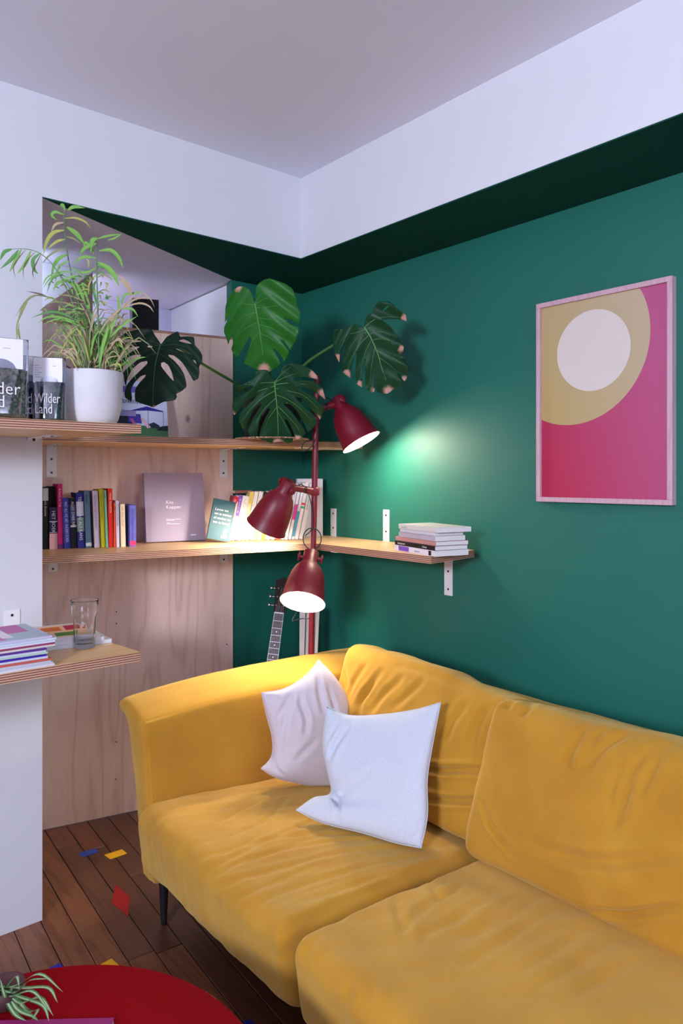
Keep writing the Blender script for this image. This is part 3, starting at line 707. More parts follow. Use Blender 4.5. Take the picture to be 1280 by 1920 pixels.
# ================================================================== LAMP
def floor_lamp():
    base = at(576, 1600, 3.12); base.z = 0; top = at(594, 705, 3.12)
    t = thing('floor_lamp', 'dark red three-headed metal floor lamp standing behind the sofa arm, all heads lit', 'lamp', base)
    def loc(p): return Vector(p)-base
    def pole_at(z): return loc(base+(top-base)*(z/top.z))
    b = MB(); b.lathe([(.0, .003), (.135, .003), (.14, .010), (.135, .022), (.05, .026), (.02, .034), (.0, .034)], None, 48); b.build('base', M_red, t)
    b = MB(); b.tube([pole_at(.03), pole_at(1.0), pole_at(1.94)], .0125, 20); b.build('pole', M_red, t)
    prof_o = [(.024,-.225),(.030,-.222),(.031,-.180),(.0335,-.176),(.0335,-.172),(.040,-.163),(.054,-.146),(.065,-.122),(.073,-.09),(.079,-.05),(.0845,-.008),(.0885,-.001),(.0885,.001)]
    prof_i = [(.0885,.001),(.086,.0),(.082,-.008),(.0765,-.05),(.0705,-.09),(.062,-.122),(.050,-.146),(.036,-.162),(.0,-.166)]
    def head(rim, a, pz, lbl, power, dz=0):
        M_bulb = emis('lamp_bulb_glow', (1.0, .87, .68, 1), power)
        a = Vector(a).normalized(); Mx = axis_matrix(loc(rim), a)
        b = MB(); b.lathe(prof_o, Mx, 48, caps=False); b.lathe(prof_i, Mx, 48, mi=1, caps=False)
        b.lathe([(0, -.225), (.024, -.225)], Mx, 48, caps=False)
        sh = b.build('lamp_shade', [M_red, M_redin], t); sh['label'] = lbl
        b = MB(); b.lathe([(0, -.002-dz), (.018, -.004-dz), (.030, -.014-dz), (.034, -.030-dz), (.030, -.052-dz), (.020, -.085), (.014, -.105), (.014, -.165)], Mx, 24)
        b.build('bulb', M_bulb, sh)
        # pivot arm from the pole clamp to the neck, with a wing knob on each side of the neck
        neck = Mx @ Vector((0, 0, -.196)); pc = pole_at(pz)
        b = MB(); dv = (neck-pc); b.tube([pc, pc+dv*.35], .0155, 12); b.tube([pc+dv*.35, pc+dv*.45], .0125, 12, mi=1)
        b.tube([pc+dv*.45, neck-dv.normalized()*.022], .0145, 12)
        b.build('pivot_arm', [M_red, M_black], t)
        b = MB(); b.lathe([(.019, -.017), (.021, -.015), (.021, .015), (.019, .017)], axis_matrix(pc, (top-base)), 24); b.build('clamp', M_red, t)
        side = a.cross(dv.normalized()).normalized()
        for s in (1, -1):
            b = MB(); q = neck+side*s*.030; b.tube([q, q+side*s*.012], .006, 10)
            kx = axis_matrix(q+side*s*.016, side*s, a)
            b.lathe([(.012, -.004), (.014, -.002), (.014, .003), (.010, .005), (0, .005)], kx, 14)
            b.box((-.019, -.004, -.003), (.019, .004, .004), 0, kx)
            b.build('wing_knob', M_red, t)
    DN = Vector((0, 0, -1)); TC = -FW
    head(at(677, 829, 3.13), RT*.47+DN*.84+TC*.15, 1.80, 'upper lamp shade pointing right, its lit white inside showing', LAMP_UP)
    head(at(499, 988, 3.06), RT*-.45+DN*.86-TC*.22, 1.45, 'middle lamp shade turned to the books, closed side showing', LAMP_MID, .014)
    head(at(567, 1129, 2.83), RT*-.13+DN*.80+TC*.57, 1.17, 'lower lamp shade pointing down to the sofa, its lit white inside showing', LAMP_LOW)
    # cables
    def cab(pts): b = MB(); b.tube(catmull([loc(p) for p in pts], 10*len(pts)), .0022, 6); b.build('cable', M_black, t)
    cab([at(622,752,3.14), at(608,745,3.10), at(601,765,3.09), at(597,800,3.09), at(588,832,3.08), at(570,846,3.06), at(566,838,3.06), at(573,828,3.07), at(590,825,3.09)])
    ring = [at(585+17*math.cos(k*2*PI/10+.9), 1010+20*math.sin(k*2*PI/10+.9), 3.08) for k in range(11)]
    cab(ring)
    cab([at(553,915,3.06), at(565,908,3.06), at(577,925,3.08), at(584,950,3.09), at(584,990,3.09), at(572,1005,3.08)])
    cab([at(580,1160,3.09), at(565,1160,3.10), at(548,1164,3.12), at(556,1148,3.13), at(566,1125,3.13)])
floor_lamp()

# ================================================================== BOOKS
def book(label, foot, e, n, w, h, d, cover, pages=M_page, lean=0.0, group=None, title=None, tcol=None, tsize=None, bands=(), soft=False, yawd=0, name='book'):
    """upright book: foot = bottom point at the spine's left corner, e = direction along the row, n = spine normal (towards the room)"""
    e = Vector(e).normalized(); n = Vector(n).normalized()
    foot = Vector(foot) + Vector((0, 0, w*math.sin(lean) if lean > 0 else 0))
    t = thing(name, label, 'book', foot, (0, 0, 0), group)
    Mx = Matrix(((e.x, -n.x, 0, 0), (e.y, -n.y, 0, 0), (0, 0, 1, 0), (0, 0, 0, 1))) @ Matrix.Rotation(lean, 4, 'Y')
    ct = .0012 if soft else .0022; ov = 0 if soft else .003
    b = MB(); b.box((0, 0, 0), (ct, d, h), 0, Mx); b.box((w-ct, 0, 0), (w, d, h), 0, Mx); b.box((ct, 0, 0), (w-ct, ct, h), 0, Mx)
    b.build('cover', cover, t, .0008)
    b = MB(); b.box((ct, ct, ov), (w-ct, d-ov-.001, h-ov-.0005), 0, Mx); b.build('page_block', pages, t)
    for (z0, z1, m) in bands:
        b = MB(); b.box((0.0003, -.0004, h*z0), (w-.0003, 0, h*z1), 0, Mx); b.build('spine_band', m, t)
    if title:
        ts = tsize or w*.55
        fr = Mx @ frame3((w*.5-ts*.33, -.0007, h*.93), (0, 0, -1), (1, 0, 0))
        lettering(title, ts, fr, tcol, t, 'spine_lettering', fit=h*.8)
    return t
WHITE_T = solid(236, 232, 240, .5); DARK_T = solid(34, 30, 44, .5); GOLD_T = solid(220, 180, 90)
ZT = ZM+TH+.0003
# row on the left: (px left, px right at the foot, height, cover, bands, title, ...)
rowA = [
 (80, 91, .250, (14,12,20), [(.78,.98,(190,190,205))], 'Als je ooit droomt', (225,215,190), 'black book with a pale photo on its spine, first by the white wall'),
 (92.6, 108.4, .165, (26,24,74), [(.0,.38,(232,178,184)),(.66,.68,(210,200,220)),(.40,.41,(210,200,220))], 'HET BOEK', (226,214,230), 'short navy book with pink lower spine reading HET BOEK'),
 (109, 119, .262, (190,24,110), [(.0,.07,(96,40,120))], 'A Story to Tell', (238,200,220), 'tall magenta book leaning left, titled A Story to Tell'),
 (120, 133.5, .205, (48,56,158), [], 'WAT ALS WE HET ANDERS DOEN', (206,208,238), 'medium blue paperback beside the magenta book'),
 (133.8, 145.5, .205, (12,12,22), [(.5,.86,(60,64,110)),(.42,.46,(190,190,210))], 'ALLES OVER NU', (220,216,230), 'black patterned book between two blue ones'),
 (146, 160, .226, (36,44,140), [(.58,.84,(202,206,232)),(.30,.55,(120,150,150))], 'TEGENSLAG ALS KANS', (236,236,246), 'blue book with white and grey-green spine panels'),
 (161, 172.5, .234, (84,112,144), [(.03,.09,(206,214,226))], 'Angst', (24,32,56), 'steel blue book with dark script title'),
 (177, 188, .233, (206,192,218), [], 'De kunst van het wonen', (150,136,170), 'lilac white book between steel blue and lime ones'),
 (189.6, 198.5, .240, (196,192,24), [], 'Groen leven in de stad', (120,130,30), 'lime yellow book in the row'),
 (198.7, 203.7, .236, (128,190,170), [], 'rustig', (50,90,90), 'thin mint green book beside the red one'),
 (204, 213, .242, (214,34,30), [], 'MARK MANSON', (246,220,210), 'tall red book with white capital author name'),
 (213.2, 218, .183, (222,84,34), [], 'WERK', (90,20,20), 'short orange book beside the tall red one'),
 (218.4, 224.5, .192, (206,196,222), [], 'DE STILTE VAN HET LEVEN', (80,70,120), 'slim pale lilac book after the orange one'),
 (227, 236, .178, (232,210,178), [], 'een klein verhaal', (190,160,130), 'cream book leaning at the end of the row'),
 (243.2, 255.6, .173, (108,106,190), [(.03,.14,(228,60,110))], 'Over dingen die blijven', (70,70,150), 'periwinkle book with pink tag, last of the row'),
]
for i, (pa, pb, h, col, bands, title, tc, lab) in enumerate(rowA):
    u = (pa-80)/176; off = .205+.06*u
    A = on_ply(pa, 1030, off); B = on_ply(pb, 1030, off); A.z = ZT
    w = max(.008, (B-A).dot(PE)-.0008); dpt = min(off-.012, .135+.02*((i*37) % 5)/5) if pa < 215 else off-.06
    # lean left so the top sits over the neighbour
    lean = -.038 if 100 < pa < 200 else -.02 if pa < 240 else -.004
    if i < 2: lean = 0.0; dpt = min(dpt, .065 if i == 1 else .12)
    if i == 2: lean = -.014
    if h < .19 and i < 12: lean = -.0
    book(lab, A+PN*0, PE, PN, w, h, min(dpt, off-.03), solid(*col, rough=.6), lean=lean*1.0, group='books standing by the white wall', title=title, tcol=solid(*tc),
         bands=[(a, c, solid(*k)) for a, c, k in bands], soft=(i % 3 != 2), tsize=w*.62)
# black tall book behind the short one
A = on_ply(92, 1030, .135); A.z = ZT
book('tall black book with pale pages standing behind the short navy book', A, PE, PN, .03, .252, .105, solid(16, 13, 20), group='books standing by the white wall')

# big lilac book facing the room, leaning on the plywood
def cover_book():
    A = on_ply(275, 1018, .135); B = on_ply(386, 1015, .135); w = (B-A).dot(PE); h = .308
    t = thing('large_book', 'large lilac cloth-bound book standing face out against the plywood', 'book', (A.x, A.y, ZT+.0048))
    Mx = Matrix(((PE.x, -PN.x, 0, 0), (PE.y, -PN.y, 0, 0), (0, 0, 1, 0), (0, 0, 0, 1))) @ Matrix.Rotation(math.radians(-9), 4, 'X')
    cl = fabric('lilac_bookcloth', srgb(150, 138, 162), 900)
    b = MB(); b.box((0,0,0), (w,.003,h), 0, Mx); b.box((0,.027,0), (w,.030,h), 0, Mx); b.box((-.002,0,0), (.002,.030,h), 0, Mx); b.build('cover', cl, t, .001)
    b = MB(); b.box((.002,.003,.003), (w-.003,.027,h-.003), 0, Mx); b.build('page_block', M_page, t)
    b = MB(); b.box((.024,-.0004,0), (.026,.0002,h), 0, Mx); b.build('hinge_groove', solid(158,136,162), t)
    F_ = lambda x, z: Mx @ frame3((x, -.0006, z), (1,0,0), (0,0,1))
    lettering('Kite', .021, F_(w*.34, h*.545), WHITE_T, t, 'title_lettering')
    lettering('Koppen', .021, F_(w*.34, h*.475), WHITE_T, t, 'title_lettering')
    for k, (z, l) in enumerate(((.315, .24), (.300, .13), (.265, .05), (.250, .22))):
        b = MB(); b.box((w*.34, -.0007, h*z), (w*(.34+l), -.0002, h*z+.0012), 0, Mx); b.build('small_print', WHITE_T, t)
    b = MB(); b.box((w*.74, -.0007, h*.075), (w*.83, -.0002, h*.088), 0, Mx); b.build('small_print', WHITE_T, t)
cover_book()
# teal book face out, leaning right
def teal_book():
    n = (TC_ := -FW*.9-RT*.1); 
    A = on_z(388, 1018.5, ZT); e = Vector((.95, -.31, 0)).normalized(); nn = Vector((e.y, -e.x, 0))
    w = .098; h = .180
    t = thing('paperback', 'teal paperback with white question on its cover leaning against the row', 'book', A+Vector((0, 0, .0220)))
    Mx = Matrix(((e.x, -nn.x, 0, 0), (e.y, -nn.y, 0, 0), (0, 0, 1, 0), (0, 0, 0, 1))) @ Matrix.Rotation(math.radians(12), 4, 'Y') @ Matrix.Rotation(math.radians(-6), 4, 'X')
    b = MB(); b.box((0,0,0), (w,.0015,h), 0, Mx); b.box((0,.0125,0), (w,.014,h), 0, Mx); b.box((-.001,0,0), (.001,.014,h), 0, Mx); b.build('cover', solid(22, 66, 80), t)
    b = MB(); b.box((.001,.0015,.0005), (w-.0005,.0125,h-.0005), 0, Mx); b.build('page_block', M_page, t)
    for k, s in enumerate(('Leven we', 'om te werken', 'of werken we', 'om te leven?')):
        lettering(s, .0158, Mx @ frame3((.012, -.0004, h*(.72-k*.105)), (1,0,0), (0,0,1)), WHITE_T, t, 'title_lettering', fit=.076)
    b = MB(); b.box((.060,-.0004,.012), (.086,0,.024), 0, Mx); b.box((.066,-.0004,.024), (.080,0,.040), 0, Mx); b.box((.070,-.0004,.040), (.084,0,.054), 0, Mx); b.build('cover_drawing', WHITE_T, t)
teal_book()
rowB = [ # px at foot, px at head of left spine edge, height, colour, bands, title, tcol, label
 (421, 9, .205, (150,30,60), [(.84,.97,(176,40,64))], 'IN DE ZON', (240,220,220), 'maroon-topped book behind the teal paperback'),
 (426, 6, .205, (226,216,216), [(.88,.99,(190,30,70))], '', (0,0,0), 'white book with red head band beside the maroon one'),
 (431.5, 7.5, .208, (206,184,222), [(.55,1,(110,70,176))], 'de mooiste reis', (240,236,250), 'white and purple spined book in the lit row'),
 (438.5, 13, .205, (236,232,230), [], 'het stille huis', (200,196,200), 'thick plain white book next to the purple spine'),
 (451, 7.5, .225, (236,228,170), [(.75,1,(226,206,96))], 'ZOMER', (190,170,90), 'white book with yellow upper spine'),
 (459, 8, .225, (238,234,228), [], 'lopend vuur', (206,198,190), 'ivory book after the yellow-topped one'),
 (468, 7.5, .226, (232,230,228), [], 'wat blijft', (190,186,190), 'off-white book partly hidden by the middle lamp shade'),
 (476, 7.5, .225, (226,230,216), [(.82,1,(20,20,20)),(.0,.3,(160,196,110))], '', (0,0,0), 'white book with black head and green foot'),
 (484, 4, .225, (238,236,232), [], '', (0,0,0), 'thin white book behind the lamp shade, before the olive one'),
 (489, 7.5, .226, (236,236,226), [(.80,1,(150,166,70)),(.0,.3,(140,168,60))], '', (0,0,0), 'white book with olive green spine ends'),
 (497, 8, .232, (238,234,230), [], 'dagen van licht', (196,190,190), 'white book right behind the lamp shade'),
 (506, 8, .235, (236,232,232), [(.06,.1,(90,130,160))], '', (0,0,0), 'white book with a small blue mark at its foot'),
 (515, 10, .240, (240,236,232), [(.0,.1,(226,90,60))], '', (0,0,0), 'white book with an orange foot band'),
 (526, 6, .258, (232,226,232), [(.55,.72,(60,56,60))], 'HET GROTE BOEK', (120,112,120), 'white book with black drawing mid spine'),
 (533, 6, .262, (238,232,238), [], 'DE KEUKEN VAN VANDAAG', (130,120,130), 'white book with small grey capitals'),
 (540, 5.5, .266, (232,226,236), [(.35,.62,(214,50,160))], '', (0,0,0), 'white book with magenta stripe on its spine'),
 (546.5, 5, .266, (226,230,236), [(.05,.5,(70,150,190))], '', (0,0,0), 'white book with a thin blue stripe'),
 (552, 7, .268, (238,234,236), [(.60,.64,(226,60,90)),(.54,.58,(60,160,140))], '', (0,0,0), 'white book with a red and a green dot'),
 (560, 8, .262, (230,226,232), [], 'THE GOLDEN GATE', (70,64,70), 'pale grey book with dark capitals beside the pole'),
]
eB = Vector((.910, -.414, 0)).normalized(); nB = Vector((eB.y, -eB.x, 0))
BA = on_z(423, 1014.5, ZT)
def rowB_pt(px):
    r = ray(px, 1010); t = (BA-ORG).dot(nB)/Vector((r.x, r.y, 0)).dot(nB); p = ORG+r*t; p.z = ZT; return p
for i, (px, wpx, h, col, bands, title, tc, lab) in enumerate(rowB):
    A = rowB_pt(px); Bp = rowB_pt(px+wpx); w = max(.007, (Bp-A).length*.965)
    lean = math.radians(11.5)
    book(lab, A, eB, nB, w*math.cos(lean), h, .125, solid(*col, rough=.55), lean=lean, group='leaning books by the green wall', title=title or None, tcol=solid(*tc) if title else None,
         bands=[(a, c, solid(*k)) for a, c, k in bands], soft=True, tsize=w*.6)
# upright tall white books against the corner
A = at(557, 1010, 3.56); A.z = ZT
book('tall white book standing face out behind the leaning row, by the green wall', A, eB, nB, .128, .282, .028, solid(226, 220, 226), title='Bianca', tcol=solid(60, 70, 150), tsize=.014)
# small top books lying on the leaning row
p = rowB_pt(437)-nB*.05
t = thing('flat_book', 'small brown book lying on top of the leaning row', 'book', (p.x+.05, p.y, ZT+.214), (0, math.radians(-1), math.atan2(eB.y, eB.x)))
b = MB(); b.box((-.03, 0, 0), (.05, .10, .0015)); b.box((-.03, 0, .0125), (.05, .10, .014)); b.box((-.03, 0, 0), (.05, .0015, .014)); b.build('cover', solid(150, 96, 80), t)
b = MB(); b.box((-.029, .0015, .0015), (.049, .099, .0125)); b.build('page_block', M_page, t)

# stack of lying books on the green-wall shelf
def lying(label, p, e, n, w, d, th, col, z, title=None, tc=None, soft=True, pc=M_page, bands=(), group='books lying on the green wall shelf'):
    """spine runs along e facing n (room), page edges face the shelf end"""
    e = Vector(e).normalized(); n = Vector(n).normalized()
    t = thing('book', label, 'book', (p[0], p[1], z), (0, 0, 0), group)
    Mx = Matrix(((e.x, -n.x, 0, 0), (e.y, -n.y, 0, 0), (0, 0, 1, 0), (0, 0, 0, 1)))
    ct = .0012 if soft else .0024; ov = .0 if soft else .004
    b = MB(); b.box((0,0,0),(w,d,ct),0,Mx); b.box((0,0,th-ct),(w,d,th),0,Mx); b.box((0,0,ct),(w,ct,th-ct),0,Mx); b.build('cover', col, t, .0006)
    b = MB(); b.box((ov,ct,ct),(w-ov,d-ov,th-ct),0,Mx); b.build('page_block', pc, t)
    for a, c, m in bands:
        b = MB(); b.box((w*a,-.0005,.002),(w*c,0,th-.002),0,Mx); b.build('spine_band', m, t)
    if title:
        for (s, x, sz) in title: lettering(s, th*sz, Mx @ frame3((w*x, -.0008, th*.3), (1,0,0), (0,0,1)), tc, t, 'spine_lettering', fit=w*.35)
    return t
z = ZT; eS = Vector((-.227, -.974, 0)); nS = Vector((-.974, .227, 0))
P0 = Vector((2.034, 2.106, ZT))
stackS = [(.0, .0, .285, .215, .022, (236,228,236), [('vrij leven', .52, .45)], (150,140,160), [(.12,.38,(120,80,190)),(.86,.92,(20,20,24))], 'white book with purple spine picture, bottom of the lying stack'),
          (.005, .0, .282, .205, .017, (18,15,20), [('Antropoceen', .08, .6), ('Colman', .70, .6)], (240,236,240), [], 'black-spined book near the bottom of the lying stack'),
          (.004, .004, .283, .205, .016, (206,148,138), [], (0,0,0), [], 'salmon-spined book in the lying stack'),
          (.028, .004, .255, .190, .020, (196,184,198), [], (0,0,0), [], 'grey-lilac cloth book with dark red edge in the lying stack'),
          (.034, .006, .243, .180, .013, (226,222,232), [], (0,0,0), [], 'pale softcover second from the top of the lying stack'),
          (.034, .0, .268, .215, .019, (222,218,212), [('kleine geschiedenis', .08, .3)], (150,150,150), [], 'white book topping the lying stack')]
for (a, o_, w, d, th, col, title, tc, bands, lab) in stackS:
    p = P0+eS*a-nS*o_
    lying(lab, p, eS, nS, w, d*.70, th-.0004, solid(*col, rough=.5), z, title or None, solid(*tc), bands=[(x0, x1, solid(*c)) for x0, x1, c in bands]); z += th

# ------------------------------------------------------------------ magazines on the low ledge
ZLt = ZL+TH+.0003
def magazine(label, c, w, d, th, rz, col, z, cover=None, group='magazines stacked on the low ledge'):
    t = thing('magazine', label, 'magazine', (c[0], c[1], z), (0, 0, rz), group)
    b = MB(); b.box((-w/2, -d/2, 0), (w/2, d/2, th*.38)); b.box((-w/2, -d/2, th*.85), (w/2, d/2, th)); b.box((-w/2, -d/2, th*.38), (w/2, -d/2+.0004, th*.85)); b.build('cover', col, t)
    b = MB(); b.box((-w/2+.001, -d/2+.0004, th*.38), (w/2-.001, d/2-.001, th*.85)); b.build('page_block', M_page, t)
    if cover:
        for k_, (x0, y0, x1, y1, c2) in enumerate(cover):
            b = MB(); b.box((-w/2+w*x0, -d/2+d*y0, th-.0001), (-w/2+w*x1, -d/2+d*y1, th+.0002+.0001*k_)); b.build('cover_print', c2, t)
    return t
rr = random.Random(11)
cols = [(214,216,230),(190,196,214),(206,206,222),(196,90,80),(208,210,226),(62,40,170),(176,204,190),(206,212,228),(90,50,140),(216,206,196),(150,60,100),(214,214,230),(196,206,220),(60,60,110)]
desc = ['pale blue','grey-blue','cool white','red-edged','icy white','deep violet','mint green','bluish white','purple','cream','crimson-striped','plain white','light grey']
z = ZLt; c0 = on_z(103, 1248, ZLt)
for i in range(13):
    th = .0058 if i != 5 else .0075
    w = .30; d = .225; sx = (-.006*i if i < 5 else -.03 if i < 9 else .0)*.6+rr.uniform(-.004, .004)
    magazine('%s magazine, %s in the stack on the low ledge' % (desc[i], ['bottom','second from the bottom','third from the bottom','fourth from the bottom','just under the violet one','thickest','right above the violet one','two above the violet one','three above the violet one','fifth from the top','fourth from the top','third from the top','second from the top'][i]),
             (c0.x-w/2+sx, c0.y+d/2+.004+rr.uniform(-.003, .003)), w, d, th-.0003, rr.uniform(-.02, .02)+(.02 if i > 8 else 0), solid(*cols[i], rough=.35), z); z += th
magazine('glossy magazine with pink panels on its cover, topmost on the stack by the wall', (c0.x-.155, c0.y+.125), .30, .225, .0055, .03, solid(196,190,214,rough=.3), z,
         [(.02,.05,.98,.95,solid(176,196,210)),(.36,.10,.62,.98,solid(206,120,170)),(.66,.45,.90,.98,solid(190,110,170)),(.60,.2,.70,.98,solid(236,232,240))])
e1 = on_z(216, 1205, ZLt); z = ZLt
for i, (th, col, lab, pr) in enumerate((( .012, (222,224,232), 'white and green edged magazine under the glass end of the ledge', None), (.012, (224,222,232), 'thick white magazine in the loose pile behind the glass', None),
        (.012, (214,206,212), 'magazine with red and green fruit picture behind the glass', [(.05,.05,.95,.9,(232,190,150)),(.08,.3,.3,.7,(170,40,60)),(.35,.1,.55,.4,(190,40,50)),(.5,.5,.7,.8,(220,120,50)),(.6,.1,.8,.35,(70,130,60)),(.25,.6,.45,.85,(230,220,180)),(.75,.5,.93,.85,(180,40,80))]))):
    w, d = .285, .215
    magazine(lab, (e1.x-w/2-.02*i, e1.y+d/2+.02+.004*i), w, d, th-.0004, math.radians(-4-3*i), solid(*col, rough=.35), z, [(a,b_,c,d_,solid(*k)) for a,b_,c,d_,k in pr] if pr else None, 'loose magazines behind the glass'); z += th

# ------------------------------------------------------------------ drinking glass
g0 = on_z(161, 1214, ZLt); t = thing('drinking_glass', 'clear fluted tumbler with a little water on the low ledge', 'glass', (g0.x, g0.y+.01, ZLt))
def flute_mesh():
    seg = 72; prof = [(.0, .0), (.0275, .0), (.0295, .003), (.0300, .02), (.0312, .055), (.0325, .088), (.0345, .094), (.0375, .100), (.0385, .12), (.0400, .138), (.0405, .1395),
                      (.0400, .1405), (.0385, .139), (.0370, .12), (.0358, .101), (.0325, .094), (.0305, .085), (.0285, .055), (.0272, .02), (.025, .013), (.0, .012)]
    V = []; F = []
    for j, (r, z) in enumerate(prof):
        for k in range(seg):
            a = 2*PI*k/seg; rr_ = r
            if .005 < z < .092 and j < 9: rr_ = r*(1-.045*(abs(math.sin(a*4.5))**.6 if True else 0)+.03)
            V.append((rr_*math.cos(a)*1.05, rr_*math.sin(a)*1.05, z*1.05))
    for j in range(len(prof)-1):
        for k in range(seg):
            k2 = (k+1) % seg; F.append((j*seg+k, j*seg+k2, (j+1)*seg+k2, (j+1)*seg+k))
    return mesh_of(V, F, True)
link('tumbler', flute_mesh(), M_glass, t)
b = MB(); b.lathe([(0, .0130), (.0255, .0140), (.0285, .023), (.0286, .026), (0, .026)], None, 48); b.build('water', glass('water', ior=1.33), t)

# ------------------------------------------------------------------ clear pouches
def pouch(label, p, yaw, w, h, d, fill, head=None, cover_txt=True, tall=.42):
    t = thing('tea_pouch', label, 'pouch', p, (0, 0, yaw), 'clear stand-up pouches on the upper ledge')
    n = 14; V = []; F = []
    film = MFILM
    def surf(w, h, d, z0, z1, name, m, s=1.0, bulge=True):
        V = []; F = []; nz, nx = 14, 12
        for sgn in (-1, 1):
            for j in range(nz+1):
                v = j/nz; z = z0+(z1-z0)*v
                dep = d/2*(1-.92*max(0, (z/h))**1.6)
                for i in range(nx+1):
                    u = i/nx*2-1; y = sgn*(dep*(1-abs(u)**3)*s+.0008)
                    V.append((u*w/2, y, z))
        M_ = (nz+1)*(nx+1)
        for s_ in (0, 1):
            for j in range(nz):
                for i in range(nx):
                    a = s_*M_+j*(nx+1)+i; q = (a, a+1, a+nx+2, a+nx+1); F.append(q if s_ == 0 else q[::-1])
        for j in range(nz):
            for i in (0, nx):
                a = j*(nx+1)+i; q = (a, a+nx+1, a+M_+nx+1, a+M_); F.append(q if i == 0 else q[::-1])
        for i in range(nx):
            a = i; F.append((a, a+M_, a+M_+1, a+1)); a = nz*(nx+1)+i; F.append((a, a+1, a+M_+1, a+M_))
        return link(name, mesh_of(V, F, True), m, t)
    surf(w, h, d, 0, h, 'film_bag', film)
    surf(w*.9, h, d*.9, .004, h*.62, 'herb_filling', fill)
    # white paper label folded over the top
    b = MB(); b.box((-w*.47, -d*.32*.55-.004, h*.62), (w*.40, -d*.32*.55-.0032, h*.985)); lb = b.build('paper_label', solid(236, 234, 244, .6), t)
    yf = -d*.32*.55-.0044
    if head: lettering(head, .0095, frame3((-w*.44, yf, h*.915), (1,0,0), (0,0,1)), solid(110,108,130), t, 'label_lettering', fit=w*.78)
    b = MB()
    for k in range(6): b.box((-w*.44, yf, h*(.86-.035*k)), (-w*.44+w*(.22 if k % 2 else .16), yf+.0004, h*(.866-.035*k)))
    b.box((w*.10, yf, h*.86), (w*.22, yf+.0004, h*.866)); b.build('label_small_print', solid(150,148,168), t)
    if cover_txt:
        for s, z in (('Wilder', .29), ('Land', .13)):
            lettering(s, h*.215, frame3((-w*.42, -d/2-.0032, h*z), (1,0,0), (0,0,1)), WHITE_T, t, 'pouch_lettering', fit=w*.76 if s == 'Wilder' else w*.5)
MFILM, _n, _p = newmat('clear_film')
def film_setup():
    L = _n.links.new; tr = N(_n, 'ShaderNodeBsdfTransparent'); gl = N(_n, 'ShaderNodeBsdfGlossy', Roughness=.12); mx = N(_n, 'ShaderNodeMixShader')
    gl.inputs['Color'].default_value = (.9, .92, 1, 1); tr.inputs['Color'].default_value = (.93, .94, .98, 1)
    fr = N(_n, 'ShaderNodeFresnel', IOR=1.6); ad = N(_n, 'ShaderNodeMath', operation='ADD'); ad.inputs[1].default_value = .10; L(fr.outputs[0], ad.inputs[0])
    L(ad.outputs[0], mx.inputs[0]); L(tr.outputs[0], mx.inputs[1]); L(gl.outputs[0], mx.inputs[2]); L(mx.outputs[0], _n.nodes['Material Output'].inputs['Surface'])
film_setup()
def herb(name, a, c, d):
    m, nt, b = newmat(name); L = nt.links.new; tc = N(nt, 'ShaderNodeTexCoord')
    v = N(nt, 'ShaderNodeTexVoronoi', Scale=130.0); L(tc.outputs['Object'], v.inputs['Vector'])
    cr = N(nt, 'ShaderNodeValToRGB'); e = cr.color_ramp.elements; e[0].color = a; e[1].color = d; k = e.new(.5); k.color = c
    sp = N(nt, 'ShaderNodeSeparateColor'); L(v.outputs['Color'], sp.inputs[0]); L(sp.outputs[0], cr.inputs[0]); L(cr.outputs[0], b.inputs['Base Color'])
    bp = N(nt, 'ShaderNodeBump', Strength=.8, Distance=.004); L(v.outputs['Distance'], bp.inputs['Height']); L(bp.outputs[0], b.inputs['Normal']); return m
H1 = herb('dry_herbs', srgb(60,58,52), srgb(140,136,110), srgb(196,190,170)); H2 = herb('dark_tea', srgb(16,26,30), srgb(44,58,52), srgb(84,92,78)); H3 = herb('brown_tea', srgb(30,22,34), srgb(62,52,60), srgb(110,90,90))
ZUt = ZU+TH+.0005
pouch('largest clear pouch of pale dried herbs, in front of the others', (.572, 2.185, ZUt), math.radians(-8), .172, .228, .075, H1, 'MANDELING BLEND')
pouch('clear pouch of brown tea half hidden behind the herb pouch', (.690, 2.315, ZUt), math.radians(-2), .12, .205, .06, H3, None)
pouch('clear pouch of dark green tea beside the pale pot', (.738, 2.240, ZUt), math.radians(-24), .092, .195, .055, H2, None)

